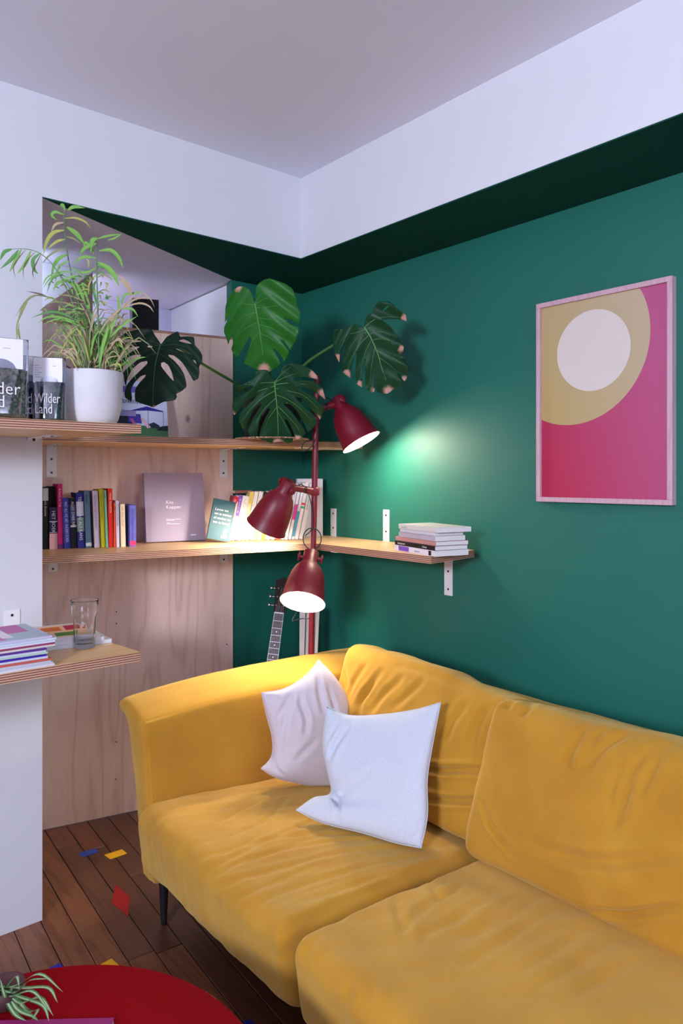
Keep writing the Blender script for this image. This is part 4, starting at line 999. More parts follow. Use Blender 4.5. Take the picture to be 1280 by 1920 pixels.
# ------------------------------------------------------------------ picture book leaning on the plywood
def seaside_book():
    A = on_ply(212, 822, .10); B = on_ply(316, 824, .10); w = (B-A).dot(PE); h = .27
    t = thing('picture_book', 'picture book with blue canopy and deck chairs on its cover, behind the pale pot', 'book', (A.x, A.y, ZUt))
    Mx = Matrix(((PE.x, -PN.x, 0, 0), (PE.y, -PN.y, 0, 0), (0, 0, 1, 0), (0, 0, 0, 1))) @ Matrix.Rotation(math.radians(-10), 4, 'X')
    b = MB(); b.box((0,0,0), (w,.002,h), 0, Mx); b.box((0,.012,0), (w,.014,h), 0, Mx); b.build('cover', solid(206, 214, 240, .3), t)
    b = MB(); b.box((.001,.002,.001), (w-.001,.012,h-.001), 0, Mx); b.build('page_block', M_page, t)
    k = [0]
    def poly(pts, col, name='cover_print'):
        k[0] += 1; o = -.0003*k[0]-.0002
        b = MB(); n = len(pts); v = [Mx @ Vector((w*x, o, h*z)) for x, z in pts]; b.add(v, [tuple(range(n))]); return b.build(name, solid(*col), t)
    poly([(0,.0),(1,.0),(1,.24),(0,.26)], (60,110,70))
    poly([(.78,.17),(1,.17),(1,.26),(.9,.25),(.84,.22)], (20,24,44)); poly([(.6,.22),(.84,.2),(.84,.26),(.74,.31),(.62,.27)], (40,44,60))
    poly([(.0,.2),(.42,.2),(.42,.42),(.0,.46)], (22,20,52)); poly([(.28,.30),(.52,.28),(.50,.44),(.28,.44)], (70,50,160)); poly([(.08,.40),(.42,.40),(.42,.5),(.08,.5)], (150,140,190))
    poly([(.30,.49),(.62,.575),(.92,.505),(.92,.49),(.62,.505)], (50,28,140), 'canopy_print'); poly([(.50,.37),(.56,.37),(.68,.22),(.62,.20)], (224,180,200)); poly([(.30,.36),(.36,.36),(.46,.22),(.40,.2)], (170,90,150))
    poly([(.915,.10),(.92,.10),(.92,.5),(.915,.5)], (70,70,100)); poly([(.635,.2),(.64,.2),(.64,.52),(.635,.52)], (70,70,100)); poly([(.0,.8),(1,.8),(1,.9),(0,.9)], (110,100,200))
    lettering('Downtown', .034, Mx @ frame3((w*.08, -.006, h*.615), (1,0,0), (0,0,1)), solid(20, 20, 60), t, 'title_lettering', fit=w*.62, shear=.4)
    lettering('Martin Bond', .0075, Mx @ frame3((w*.70, -.006, h*.02), (1,0,0), (0,0,1)), WHITE_T, t, 'small_lettering')
seaside_book()

# ------------------------------------------------------------------ speaker
p = at(308, 620, 3.62)
def speaker():
    q = Vector((1.605, 3.155, 2.186)); q = on_z(1,1,1) if False else q
    c = at(287, 617, 3.50); c.z = 2.184
    t = thing('loudspeaker', 'small black loudspeaker standing on top of the plywood panel', 'speaker', (c.x, c.y+.10, 2.184), (0, 0, math.radians(-20)))
    w, d, h = .125, .16, .178
    b = MB(); b.box((-w/2, -d/2, 0), (w/2, d/2, h)); b.build('cabinet', M_black, t, .004)
    b = MB(); b.box((-w/2+.004, -d/2-.006, .004), (w/2-.004, -d/2-.0002, h-.004)); b.build('grille', mat('speaker_cloth', (.008,.007,.009,1), .9, bump=.4, bscale=900), t, .003)
    b = MB(); b.box((.0, -d/2-.0072, .012), (.032, -d/2-.006, .0155)); b.build('badge', solid(206,206,220), t)
speaker()
t = thing('support_board', 'dark board on which the loudspeaker stands behind the plywood top', 'board', (0, 0, 0))
b = MB(); b.prism([(1.30, 3.20), (1.86, 3.085), (1.90, 3.80), (1.30, 3.82)], 2.160, 2.182); b.build('board', M_shelf, t)

# ================================================================== PLANTS
def leafmat(name, c1, c2, rough=.42, tr=.0):
    m, nt, b = newmat(name); L = nt.links.new; tc = N(nt, 'ShaderNodeTexCoord')
    n = N(nt, 'ShaderNodeTexNoise', Scale=16.0, Detail=3.0); L(tc.outputs['Object'], n.inputs['Vector'])
    mx = N(nt, 'ShaderNodeMix', data_type='RGBA'); mx.inputs['A'].default_value = c1; mx.inputs['B'].default_value = c2
    L(n.outputs['Fac'], mx.inputs['Factor']); out = mx.outputs['Result']
    at_ = N(nt, 'ShaderNodeAttribute'); at_.attribute_name = 'tip'
    m2 = N(nt, 'ShaderNodeMix', data_type='RGBA'); m2.inputs['B'].default_value = srgb(196, 150, 136); L(at_.outputs['Fac'], m2.inputs['Factor']); L(out, m2.inputs['A'])
    L(m2.outputs['Result'], b.inputs['Base Color']); b.inputs['Roughness'].default_value = rough
    b.inputs['Specular IOR Level'].default_value = .22
    return m
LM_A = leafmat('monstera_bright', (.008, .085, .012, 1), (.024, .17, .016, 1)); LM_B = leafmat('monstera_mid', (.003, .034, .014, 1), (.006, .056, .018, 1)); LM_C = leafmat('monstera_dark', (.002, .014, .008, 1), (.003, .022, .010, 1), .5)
M_stem = mat('stem_green', (.045, .14, .03, 1), .45, .1, 20); M_vein = mat('vein_green', (.10, .30, .08, 1), .4, .05, 20); M_veind = mat('vein_dark', (.02, .12, .04, 1), .4)
def in_poly(x, y, P):
    c = False; j = len(P)-1
    for i in range(len(P)):
        if (P[i][1] > y) != (P[j][1] > y) and x < (P[j][0]-P[i][0])*(y-P[i][1])/(P[j][1]-P[i][1])+P[i][0]: c = not c
        j = i
    return c
def smooth_poly(P, n=2):
    # Chaikin once, keeps tips fairly pointed
    out = []
    for i in range(len(P)):
        a, b2 = Vector(P[i]), Vector(P[(i+1) % len(P)]); out += [a*.85+b2*.15, a*.15+b2*.85]
    return [(p.x, p.y) for p in out]
def monstera_leaf(parent, base, outline, holes, org, sc, tdepth, stem_px, tip_px, tilt, material, veins, tips=(), cup=.012, lobes=.006, vm=None, label=None):
    """outline in a flat leaf plane; plane stands at depth tdepth with a real tilt; curved and thickened"""
    P = smooth_poly(outline); Hs = [smooth_poly(h) for h in holes]
    verts = [Vector(p) for p in P]; edges = [(i, (i+1) % len(P)) for i in range(len(P))]
    for h in Hs:
        n0 = len(verts); verts += [Vector(p) for p in h]; edges += [(n0+i, n0+(i+1) % len(h)) for i in range(len(h))]
    xs = [p[0] for p in P]; ys = [p[1] for p in P]; step = 30
    y = min(ys)
    row = 0
    while y < max(ys):
        x = min(xs)+(step/2 if row % 2 else 0)
        while x < max(xs):
            if in_poly(x, y, P) and not any(in_poly(x, y, h) for h in Hs): verts.append(Vector((x, y)))
            x += step
        y += step*.87; row += 1
    vo, eo, fo, *_ = delaunay_2d_cdt([Vector((v.x, v.y)) for v in verts], edges, [], 0, 1e-3)
    F = []
    for f in fo:
        cx = sum(vo[i].x for i in f)/3; cy = sum(vo[i].y for i in f)/3
        if in_poly(cx, cy, P) and not any(in_poly(cx, cy, h) for h in Hs): F.append(tuple(f))
    S = Vector(stem_px); T = Vector(tip_px); ax = (T-S).normalized(); Ln = (T-S).length
    centre = at(org[0]+sc*S.x, org[1]+sc*S.y, tdepth); mpp = tdepth/FPX*sc
    nx, ny = RT, Vector((0, 0, -1)); nz = -FW
    def pt(x, y, lift=0):
        u = (x-S.x); v = (y-S.y); along = (u*ax.x+v*ax.y); side = (-u*ax.y+v*ax.x)
        a, s = along/Ln, side/(Ln*.6)
        # cupped blade: midrib valley, sides arch then droop; waves between side veins
        z = cup*(1.6*abs(s)-1.5*s*s) - cup*1.2*max(0, a-.2)**2 - cup*.8*max(0, -a)**1.2
        z += lobes*math.sin((a*1.0-abs(s)*.55)*2*PI*3.2)*min(1, abs(s)*1.6)
        z += tilt[0]*(u*mpp)+tilt[1]*(v*mpp)
        return centre + nx*(u*mpp)+ny*(v*mpp)+nz*(z+lift) - base
    V = [pt(v.x, v.y) for v in vo]; n = len(V); th = .0009
    V2 = [p-nz*th for p in V]
    cnt = {}
    for f in F:
        for i in range(3):
            e = (f[i], f[(i+1) % 3]); cnt[e] = 1
    FF = list(F)
    # orientation towards the viewer
    def nrm(f): return (V[f[1]]-V[f[0]]).cross(V[f[2]]-V[f[0]])
    if sum(nrm(f).dot(nz) for f in F) < 0: F = [f[::-1] for f in F]
    cnt = {(f[i], f[(i+1) % 3]) for f in F for i in range(3)}
    FF = list(F)+[tuple(i+n for i in f[::-1]) for f in F]+[(b2, a, a+n, b2+n) for (a, b2) in cnt if (b2, a) not in cnt]
    m = mesh_of(V+V2, FF, True)
    attr = m.attributes.new('tip', 'FLOAT', 'POINT')
    vals = []
    for v in list(vo)+list(vo):
        k = 0
        for (tx, ty, r) in tips: k = max(k, 1-max(0, min(1, (math.hypot(v.x-tx, v.y-ty)-r*.7)/(r*.35))))
        vals.append(k)
    attr.data.foreach_set('value', vals)
    o = link('leaf', m, material, parent)
    if label: o['label'] = label
    vb = MB()
    for path, r in veins:
        pts = [pt(x, y, .0006) for x, y in path]
        if len(pts) > 2: pts = catmull(pts, 4*len(pts))
        k = len(pts); vb.tube(pts, [r*(1-.75*i/(k-1)) for i in range(k)], 6)
    vb.build('midrib', vm or M_vein, o)
    return centre
# the plant's pot
pc = at(510, 828, 3.17); pc.z = ZUt
mon = thing('potted_monstera', 'large monstera with split leaves in a black pot on the upper shelf', 'plant', pc)
b = MB(); b.lathe([(0,0),(.105,0),(.118,.006),(.125,.10),(.128,.19),(.125,.196),(.118,.19),(.112,.16),(0,.16)], None, 40); b.build('pot', mat('black_pot', (.012,.011,.012,1), .6, .2, 40, .3, 90), mon)
b = MB(); b.lathe([(0,.163),(.06,.167),(.113,.161)], None, 24, caps=False); b.build('soil', mat('potting_soil', (.03,.018,.012,1), .95, .4, 60, .8, 90), mon)
tm = thing('woven_mat', 'thin speckled woven mat under the black monstera pot', 'mat', (pc.x, pc.y, ZUt-.0002))
mon.location.z += .006; 
b = MB(); b.lathe([(0,0),(.158,0),(.160,.003),(.158,.0055),(0,.0055)], None, 48); b.build('mat_disc', herb('woven_rattan', srgb(60,40,32), srgb(150,110,84), srgb(206,176,150)), tm)
mbase = Vector(mon.location)
C8 = .15625
outA = [(500,375),(485,340),(470,280),(430,215),(380,185),(310,178),(230,230),(170,310),(130,390),(118,480),(112,578),(150,528),(222,492),(180,535),(130,580),(102,630),(96,690),(120,760),(145,832),(165,770),(217,718),
        (212,790),(200,830),(175,885),(215,965),(250,988),(275,960),(310,905),(370,820),(425,740),(432,790),(405,880),(365,965),(332,1030),(328,1058),(400,1090),(520,1155),(570,1140),(620,1170),(700,1135),(790,1090),(785,1050),
        (745,975),(700,900),(715,895),(780,960),(820,1010),(822,1060),(880,1000),(905,945),(870,895),(800,800),(815,800),(880,870),(915,935),(960,860),(1010,770),(1030,665),(940,640),(880,590),(850,548),(930,582),(985,620),(1020,645),
        (1048,560),(1045,500),(1010,420),(1000,340),(960,240),(880,185),(780,150),(690,118),(620,125),(550,160),(515,210),(510,290),(505,350)]
veA = [([(500,380),(520,520),(545,700),(560,850),(572,960)], .0035), ([(500,375),(560,300),(620,220)], .0013), ([(510,380),(640,330),(780,270)], .0011), ([(520,430),(640,430),(760,425),(900,470)], .0011), ([(530,540),(650,565),(800,600),(940,660)], .0011),
       ([(535,615),(680,660),(820,740)], .001), ([(548,715),(660,770),(780,850)], .001), ([(500,390),(400,385),(310,370)], .0011), ([(510,480),(400,500),(280,545)], .001), ([(520,590),(400,640),(270,720)], .001), ([(545,700),(450,800),(390,920)], .0009)]
outB = [(605,295),(570,250),(545,200),(530,160),(430,160),(375,190),(365,240),(330,275),(240,325),(150,350),(135,400),(140,465),(220,400),(290,350),(358,352),(330,385),(230,425),(150,465),(95,520),(85,590),(100,690),(150,640),(210,570),(300,500),(380,460),
        (350,500),(260,570),(190,640),(155,700),(155,760),(190,830),(220,895),(245,810),(300,700),(340,620),(400,550),(450,535),(400,620),(330,720),(280,800),(250,880),(300,935),(370,975),(375,900),(400,780),(430,680),(480,610),(540,600),(520,660),(460,760),
        (410,860),(385,960),(450,985),(540,1020),(600,1000),(660,990),(740,1020),(800,1000),(808,960),(780,880),(730,780),(710,715),(740,740),(790,830),(820,900),(840,970),(880,965),(950,920),(965,880),(900,770),(800,640),(700,545),(780,550),(850,610),(900,700),
        (960,800),(990,885),(1040,850),(1110,760),(1100,700),(1050,650),(960,570),(880,495),(850,470),(920,475),(990,555),(1060,635),(1120,690),(1140,730),(1170,680),(1190,600),(1180,540),(1140,510),(1060,440),(980,410),(900,385),(870,360),(960,355),(1060,390),
        (1110,420),(1160,450),(1215,495),(1190,400),(1175,340),(1100,290),(1000,280),(900,275),(835,260),(860,245),(960,235),(1060,245),(1135,265),(1110,210),(1060,160),(1000,125),(950,100),(860,75),(790,90),(720,110),(690,160),(670,220),(620,290)]
veB = [([(605,295),(612,420),(625,600),(628,800),(625,960)], .0034), ([(612,290),(700,200),(800,130)], .0013), ([(615,295),(740,240),(900,190)], .0012), ([(615,325),(760,310),(960,315),(1120,345)], .0013), ([(620,370),(780,400),(950,450),(1130,600)], .0013), ([(625,445),(760,500),(900,600),(1040,740)], .0012),
       ([(630,570),(740,680),(850,800),(900,900)], .0011), ([(630,640),(700,760),(760,900)], .001), ([(600,300),(450,312),(250,330)], .0013), ([(600,345),(420,400),(200,480)], .0013), ([(605,395),(450,490),(300,620),(200,760)], .0012), ([(610,485),(480,600),(380,740),(320,880)], .0011), ([(618,590),(520,720),(450,880)], .001)]
outC = [(650,355),(615,300),(570,240),(530,170),(490,145),(400,150),(300,165),(200,170),(140,210),(95,242),(150,268),(240,280),(400,300),(395,312),(260,315),(150,305),(80,335),(30,380),(0,430),(5,480),(60,460),(120,420),(200,378),(290,370),(385,376),(380,390),(300,425),(220,470),(150,520),(85,570),(50,620),(52,670),
        (90,700),(150,688),(175,600),(240,500),(320,475),(400,475),(390,500),(300,575),(210,640),(160,690),(195,730),(200,800),(212,860),(235,770),(300,650),(400,570),(490,555),(488,590),(400,670),(300,755),(230,830),(208,880),(205,940),(220,1000),(290,1040),(300,1000),(295,900),(330,815),(400,742),(475,720),(470,750),
        (400,820),(350,890),(332,980),(350,1040),(440,1075),(520,1100),(578,1125),(620,1095),(700,1060),(850,1040),(878,1000),(868,970),(930,940),(990,885),(990,820),(960,730),(900,640),(830,565),(765,515),(750,490),(820,500),(920,580),(990,680),(1040,760),(1075,820),(1130,790),(1150,720),(1140,640),(1170,600),(1178,520),
        (1150,460),(1085,390),(1068,285),(990,280),(890,275),(870,215),(850,205),(800,230),(720,270),(680,320)]
holC = [[(472,377),(510,366),(552,379),(515,392)], [(875,325),(930,305),(1000,335),(1050,375),(980,358),(920,340)], [(840,418),(920,425),(1000,470),(1045,508),(960,475),(880,442)], [(660,585),(700,575),(760,620),(800,700),(835,820),(780,765),(700,672),(665,625)], [(1062,565),(1090,575),(1112,620),(1085,600)]]
veC = [([(645,360),(620,460),(590,600),(575,800),(572,1080)], .0034), ([(640,360),(520,310),(380,250)], .0012), ([(640,370),(500,360),(250,335)], .0012), ([(635,405),(480,420),(300,480)], .0011), ([(625,460),(480,500),(250,640)], .0011), ([(655,360),(760,310),(840,280)], .0012), ([(655,370),(850,375),(1040,430)], .0012), ([(650,410),(820,450),(1000,560)], .0011), ([(640,470),(800,580),(940,760)], .0011)]
outD = [(530,345),(480,325),(430,305),(350,330),(250,350),(180,355),(155,440),(155,560),(180,650),(230,750),(237,660),(262,570),(320,515),(290,620),(268,740),(262,850),(370,935),(368,850),(395,730),(440,600),(432,720),(428,900),(440,1000),(515,1045),(505,950),(515,820),(540,700),(545,850),(545,1000),(575,1085),(655,1100),(665,1060),(662,940),
        (672,850),(685,940),(680,1090),(750,1105),(820,1120),(900,1060),(1000,1000),(960,895),(860,785),(790,728),(830,730),(920,830),(990,940),(1020,980),(1055,930),(1080,860),(1060,800),(1010,735),(985,655),(1000,610),(995,560),(950,480),(900,420),(850,360),(790,310),(730,272),(860,262),(980,265),(1035,290),(1015,215),(940,170),(860,105),(820,70),(700,65),(650,110),(620,180),(560,220),(535,270)]
holD = [[(738,165),(780,125),(825,108),(800,140),(760,165)], [(838,530),(870,512),(905,520),(870,548)]]
veD = [([(530,345),(600,450),(690,640),(740,800),(800,960)], .0034), ([(530,345),(640,270),(760,240),(960,240)], .0013), ([(545,365),(440,400),(300,440),(210,560)], .0012), ([(570,360),(640,340)], .001), ([(600,420),(720,400),(850,440)], .0011), ([(640,490),(760,485),(900,540)], .0011), ([(680,610),(800,670),(960,760),(1040,880)], .0012), ([(700,690),(820,770),(960,880)], .001), ([(590,430),(460,560),(330,780)], .0012), ([(620,480),(540,640),(480,900)], .0011), ([(660,570),(620,800),(610,1000)], .0011), ([(550,400),(430,480),(330,600)],.001)]
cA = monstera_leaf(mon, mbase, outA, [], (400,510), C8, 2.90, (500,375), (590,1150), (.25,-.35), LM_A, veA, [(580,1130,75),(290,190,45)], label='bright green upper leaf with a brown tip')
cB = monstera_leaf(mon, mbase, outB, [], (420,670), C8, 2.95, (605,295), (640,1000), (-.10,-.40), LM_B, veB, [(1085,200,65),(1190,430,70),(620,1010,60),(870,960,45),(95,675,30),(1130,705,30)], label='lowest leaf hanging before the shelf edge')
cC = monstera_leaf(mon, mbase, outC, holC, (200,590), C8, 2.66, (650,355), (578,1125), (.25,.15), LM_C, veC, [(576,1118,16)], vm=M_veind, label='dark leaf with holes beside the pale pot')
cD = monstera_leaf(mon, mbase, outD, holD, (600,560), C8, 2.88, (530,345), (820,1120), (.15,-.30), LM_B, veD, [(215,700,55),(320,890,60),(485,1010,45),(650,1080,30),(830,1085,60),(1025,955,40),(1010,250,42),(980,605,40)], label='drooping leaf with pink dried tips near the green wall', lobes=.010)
soil = mbase+Vector((0, 0, .165))
b = MB()
def stem(pts, r=.0055): 
    q = catmull([Vector(p)-mbase for p in pts], 24); n = len(q); b.tube(q, [r*(1.3-.6*i/(n-1)) for i in range(n)], 8)
stem([soil+Vector((-.03,.02,0)), at(505,690,3.12), at(488,610,3.02), cA+FW*.006]); 
stem([soil+Vector((-.02,-.02,0)), at(500,735,3.10), at(508,712,3.03), cB+FW*.006])
stem([soil+Vector((-.05,.0,0)), at(470,735,3.13), at(430,712,3.0), at(382,684,2.80), at(340,655,2.72), cC+FW*.006])
stem([soil+Vector((.04,.02,0)), at(530,730,3.10), at(575,680,3.02), at(640,638,2.93), at(665,622,2.92), cD+FW*.006])
b.build('stems', M_stem, mon)
# ------------------------------------------------------------------ palm
PG = [leafmat('palm_green', (.12,.30,.05,1), (.20,.42,.07,1), .45), leafmat('palm_yellow', (.30,.36,.07,1), (.42,.40,.10,1), .5), leafmat('palm_dry', (.36,.26,.17,1), (.48,.36,.24,1), .7), leafmat('palm_deep', (.06,.20,.05,1), (.10,.28,.06,1), .45), leafmat('palm_dark_edge', (.10,.05,.05,1), (.16,.09,.07,1), .6), leafmat('palm_olive', (.20,.22,.09,1), (.30,.30,.13,1), .6)]
def blade(b, pts, w, nrm=None, mi=0, n=9, base_w=.25):
    q = catmull(pts, n); L_ = []
    nrm = nrm or -FW
    v = []
    for i, p in enumerate(q):
        a = i/n; t_ = (q[min(i+1, n)]-q[max(i-1, 0)]).normalized(); s = t_.cross(nrm)
        if s.length < 1e-4: s = RT.copy()
        s.normalize(); ww = w*(base_w+(1-base_w)*math.sin(min(1, a/.45)*PI/2))*(1-max(0, (a-.45)/.55)**1.8)+.0002
        k = nrm*(-.22*ww)
        v += [p-s*ww/2, p+k, p+s*ww/2]
    f = []
    for i in range(n): 
        for j in (0, 1): f.append((i*3+j, i*3+j+1, (i+1)*3+j+1, (i+1)*3+j))
    b.add(v, f, mi, True)
pp = at(173, 796, 2.335); pp.z = ZUt
palm = thing('potted_palm', 'thin parlour palm with green and dried fronds in a round pale concrete pot', 'plant', pp)
b = MB(); b.lathe([(0,0),(.058,0),(.070,.005),(.080,.022),(.0885,.055),(.0925,.10),(.0945,.168),(.0935,.171),(.089,.170),(.086,.15),(0,.15)], None, 56); b.build('pot', M_pot, palm)
b = MB(); b.lathe([(0,.153),(.05,.156),(.0865,.150)], None, 24, caps=False); b.build('soil', mat('dry_soil', (.05,.03,.02,1), .95, .4, 60, .8, 90), palm)
def pl(x, y, t=2.335): return at(x*.265625, y*.265625+340, t)-pp      # from the 340-px crop
def leafpart(pts, w, mi, t=2.335, dz=None, label=None):
    b = MB(); n = len(pts); ts = dz if dz else [t]*n
    blade(b, [pl(x, y, ts[i]) for i, (x, y) in enumerate(pts)], w); b.build('leaf', PG[mi], palm)
def stalk(pts, r, m=M_stem, t=2.335, name='stalk'):
    b = MB(); q = catmull([pl(x, y, t) for x, y in pts], 20); b.tube(q, [r*(1.2-.7*i/20) for i in range(21)], 8); b.build(name, m, palm)
M_pst = mat('palm_stalk', (.10,.22,.07,1), .5, .1, 20)
stalk([(705,1340),(695,1100),(690,900),(682,640),(680,520),(678,410)], .0028, M_pst, 2.30); stalk([(650,1340),(600,1050),(540,800),(490,590),(460,400),(452,300),(458,185)], .0024, M_pst, 2.34)
stalk([(620,1340),(560,1000),(470,760),(380,600),(300,520),(230,487),(130,475),(20,490)], .0016, M_pst, 2.27); stalk([(640,1340),(620,1100),(560,900),(470,720),(400,640)], .0018, M_pst, 2.30)
stalk([(600,1340),(520,1020),(430,860),(335,815),(250,808),(170,870),(130,960)], .0013, M_pst, 2.25); stalk([(720,1340),(780,1050),(860,900),(940,830)], .002, mat('dry_stalk', (.30,.20,.12,1), .7), 2.30)
leaves = [ # points (crop coords), width m, material, depth
 ([(460,205),(445,170),(432,168),(440,185)], .010, 0, 2.33), ([(475,205),(520,180),(600,188)], .0115, 0, 2.33), ([(450,235),(390,215),(365,240),(405,275)], .0105, 0, 2.33), ([(455,262),(530,258),(600,285),(638,330)], .0065, 1, 2.33),
 ([(448,290),(390,305),(360,360)], .0085, 2, 2.33), ([(450,345),(380,360),(330,420),(303,530)], .013, 1, 2.32), ([(455,410),(400,425),(330,480)], .009, 1, 2.31), ([(462,472),(400,490),(340,530),(300,580)], .007, 5, 2.31), ([(470,322),(540,370),(600,450)], .015, 0, 2.32), ([(468,390),(520,405),(570,440)], .006, 5, 2.33),
 ([(475,520),(420,540),(380,600),(362,680)], .011, 3, 2.32), ([(470,515),(400,560),(365,650)], .012, 0, 2.31), ([(490,560),(430,590),(400,650),(390,720)], .007, 0, 2.31),
 ([(688,402),(650,420),(640,500)], .015, 0, 2.29), ([(690,405),(760,385),(860,372)], .007, 0, 2.29), ([(760,415),(810,400),(862,368)], .006, 0, 2.29), ([(678,440),(600,470),(560,520)], .012, 0, 2.29), ([(700,490),(780,485),(840,540),(870,620)], .0125, 0, 2.28), ([(690,570),(760,610),(810,670),(840,740)], .0165, 0, 2.28),
 ([(675,540),(580,535),(515,590)], .0095, 0, 2.30), ([(610,545),(625,570),(620,615)], .005, 1, 2.30), ([(660,510),(640,470),(600,430),(590,500)], .010, 0, 2.30), ([(680,610),(620,640),(560,640),(500,600)], .008, 0, 2.30), ([(682,680),(740,660),(800,700)], .006, 5, 2.29),
 ([(85,478),(30,500),(0,560)], .012, 3, 2.24), ([(130,484),(80,550),(0,620)], .012, 3, 2.24), ([(150,480),(110,560),(65,645)], .011, 0, 2.24), ([(180,484),(130,545),(95,610),(112,690)], .0035, 4, 2.24), ([(216,490),(180,580),(120,655)], .0115, 0, 2.24), ([(250,497),(190,560),(165,620),(165,690)], .003, 4, 2.24), ([(284,508),(235,550),(240,620),(270,655)], .012, 3, 2.24), ([(290,512),(250,590),(230,640),(240,690)], .004, 4, 2.24),
 ([(400,640),(330,680),(300,740)], .0045, 0, 2.28), ([(450,650),(370,690),(330,790)], .006, 3, 2.28), ([(520,640),(430,640),(350,690),(300,760)], .006, 0, 2.28), ([(560,660),(480,680),(400,730),(370,780)], .006, 0, 2.28),
 ([(340,818),(280,795),(190,775)], .005, 4, 2.25), ([(340,818),(240,805),(170,860),(105,960)], .005, 5, 2.25), ([(200,830),(160,900),(125,1000)], .011, 5, 2.24), ([(150,930),(120,1020),(122,1160)], .005, 5, 2.24), ([(135,1000),(130,1080),(160,1160)], .0045, 5, 2.24), ([(130,1020),(140,1100),(145,1150)], .004, 5, 2.24),
 ([(560,990),(430,930),(330,925),(222,965)], .008, 3, 2.27), ([(560,1000),(430,960),(330,960),(270,1000)], .007, 0, 2.27), ([(600,1040),(480,985),(390,975),(300,1010)], .007, 0, 2.27), ([(580,900),(470,860),(380,850),(310,880)], .005, 5, 2.29), ([(600,850),(500,810),(400,800)], .005, 5, 2.29),
 ([(700,1080),(760,980),(860,890),(980,760)], .006, 2, 2.28), ([(860,900),(960,830),(1080,825)], .0055, 2, 2.28), ([(870,890),(980,860),(1050,880),(1085,925)], .006, 2, 2.28), ([(940,830),(900,720),(820,650)], .007, 2, 2.29), ([(930,800),(880,720),(840,690)], .008, 2, 2.29), ([(960,840),(1000,790),(1060,830),(1090,890)], .004, 2, 2.28),
 ([(700,1250),(740,1150),(790,1030),(830,940)], .011, 0, 2.27), ([(705,1300),(720,1180),(750,1080),(765,1000)], .011, 0, 2.26), ([(780,1100),(860,1020),(970,950)], .008, 0, 2.27), ([(830,940),(840,860),(825,790)], .008, 0, 2.29), ([(850,900),(930,900),(975,955)], .007, 0, 2.28), ([(860,870),(880,800),(960,790),(1000,770)], .008, 0, 2.30), ([(740,880),(720,850),(700,840)], .006, 3, 2.3), ([(770,830),(750,820),(790,810)], .009, 3, 2.3),
 ([(690,900),(660,750),(690,690)], .009, 3, 2.32), ([(640,900),(600,780),(580,720),(640,760)], .009, 0, 2.31), ([(600,860),(560,760),(520,700)], .011, 0, 2.31), ([(560,830),(520,740),(470,700),(400,720)], .009, 0, 2.31), ([(620,800),(640,700),(740,620)], .005, 1, 2.31),
 ([(560,1300),(520,1180),(440,1220),(310,1190)], .0045, 2, 2.24), ([(550,1340),(500,1210),(400,1190)], .004, 2, 2.24), ([(520,1260),(430,1210),(350,1240),(270,1290)], .0045, 2, 2.23), ([(430,1210),(350,1260),(300,1330)], .005, 5, 2.22), ([(540,1320),(490,1240),(440,1280)], .005, 1, 2.23), ([(350,1240),(330,1290),(300,1345)], .004, 3, 2.22),
 ([(760,1200),(830,1110),(880,1150)], .005, 2, 2.26), ([(770,1150),(840,1120),(870,1180)], .005, 2, 2.26), ([(750,1250),(800,1200),(860,1260)], .004, 5, 2.25), ([(780,1300),(840,1290),(860,1350)], .005, 1, 2.24), ([(740,1330),(760,1250),(850,1230)], .004, 2, 2.25)]
for pts, w, mi, td in leaves: leafpart(pts, w, mi, td)
rp = random.Random(5); b = MB()
for k in range(190):   # the dense fine blades near the crown base
    a = rp.gauss(0, .42); ln = rp.uniform(.10, .29)*(1-abs(a)*.28); y = rp.uniform(-.5, .5)
    x0 = rp.uniform(-.035, .035); yy0 = rp.uniform(-.03, .03); p0 = Vector((x0+.012, yy0, .155)) 
    up = Vector((math.sin(a)*RT.x*.8, math.sin(a)*RT.y*.8, math.cos(a)))+FW*y*.35
    p1 = p0+up*ln*.5; p2 = p0+up*ln*.85+Vector((RT.x, RT.y, 0))*math.copysign(ln*.10, a); p3 = p2+Vector((RT.x, RT.y, 0))*math.copysign(ln*rp.uniform(.08,.3), a)+Vector((0,0,rp.uniform(-.10,.03)*1.0))
    blade(b, [p0, p1, p2, p3], rp.uniform(.003, .0075), mi=rp.choice([0,0,3,5,5,1,2,2]), n=6)
for k in range(46):    # short dried bits at the soil
    a = rp.uniform(-1.3, 1.3); ln = rp.uniform(.04, .09); p0 = Vector((rp.uniform(-.05,.05)+.005, rp.uniform(-.05,.04), .153)); up = Vector((math.sin(a)*RT.x, math.sin(a)*RT.y, math.cos(a)))
    blade(b, [p0, p0+up*ln*.6, p0+up*ln+Vector((0,0,-.02))], .0045, mi=rp.choice([2,2,5,4]), n=4)
for k in range(60):    # feathery side leaflets in the middle of the crown
    cx, cy = rp.uniform(330, 760), rp.uniform(600, 1000); an = rp.uniform(-2.8, -.3); l = rp.uniform(50, 130); cy2 = cy
    b_, t_ = (cx, cy), rp.uniform(2.26, 2.36)
    blade(b, [pl(cx, cy, t_), pl(cx+math.cos(an)*l*.5, cy+math.sin(an)*l*.4, t_), pl(cx+math.cos(an)*l, cy+math.sin(an)*l*.4+l*.2, t_)], rp.uniform(.003, .007), mi=rp.choice([0,0,3,5,1]), n=5)
b.build('fine_blades', PG, palm)['kind'] = 'stuff'

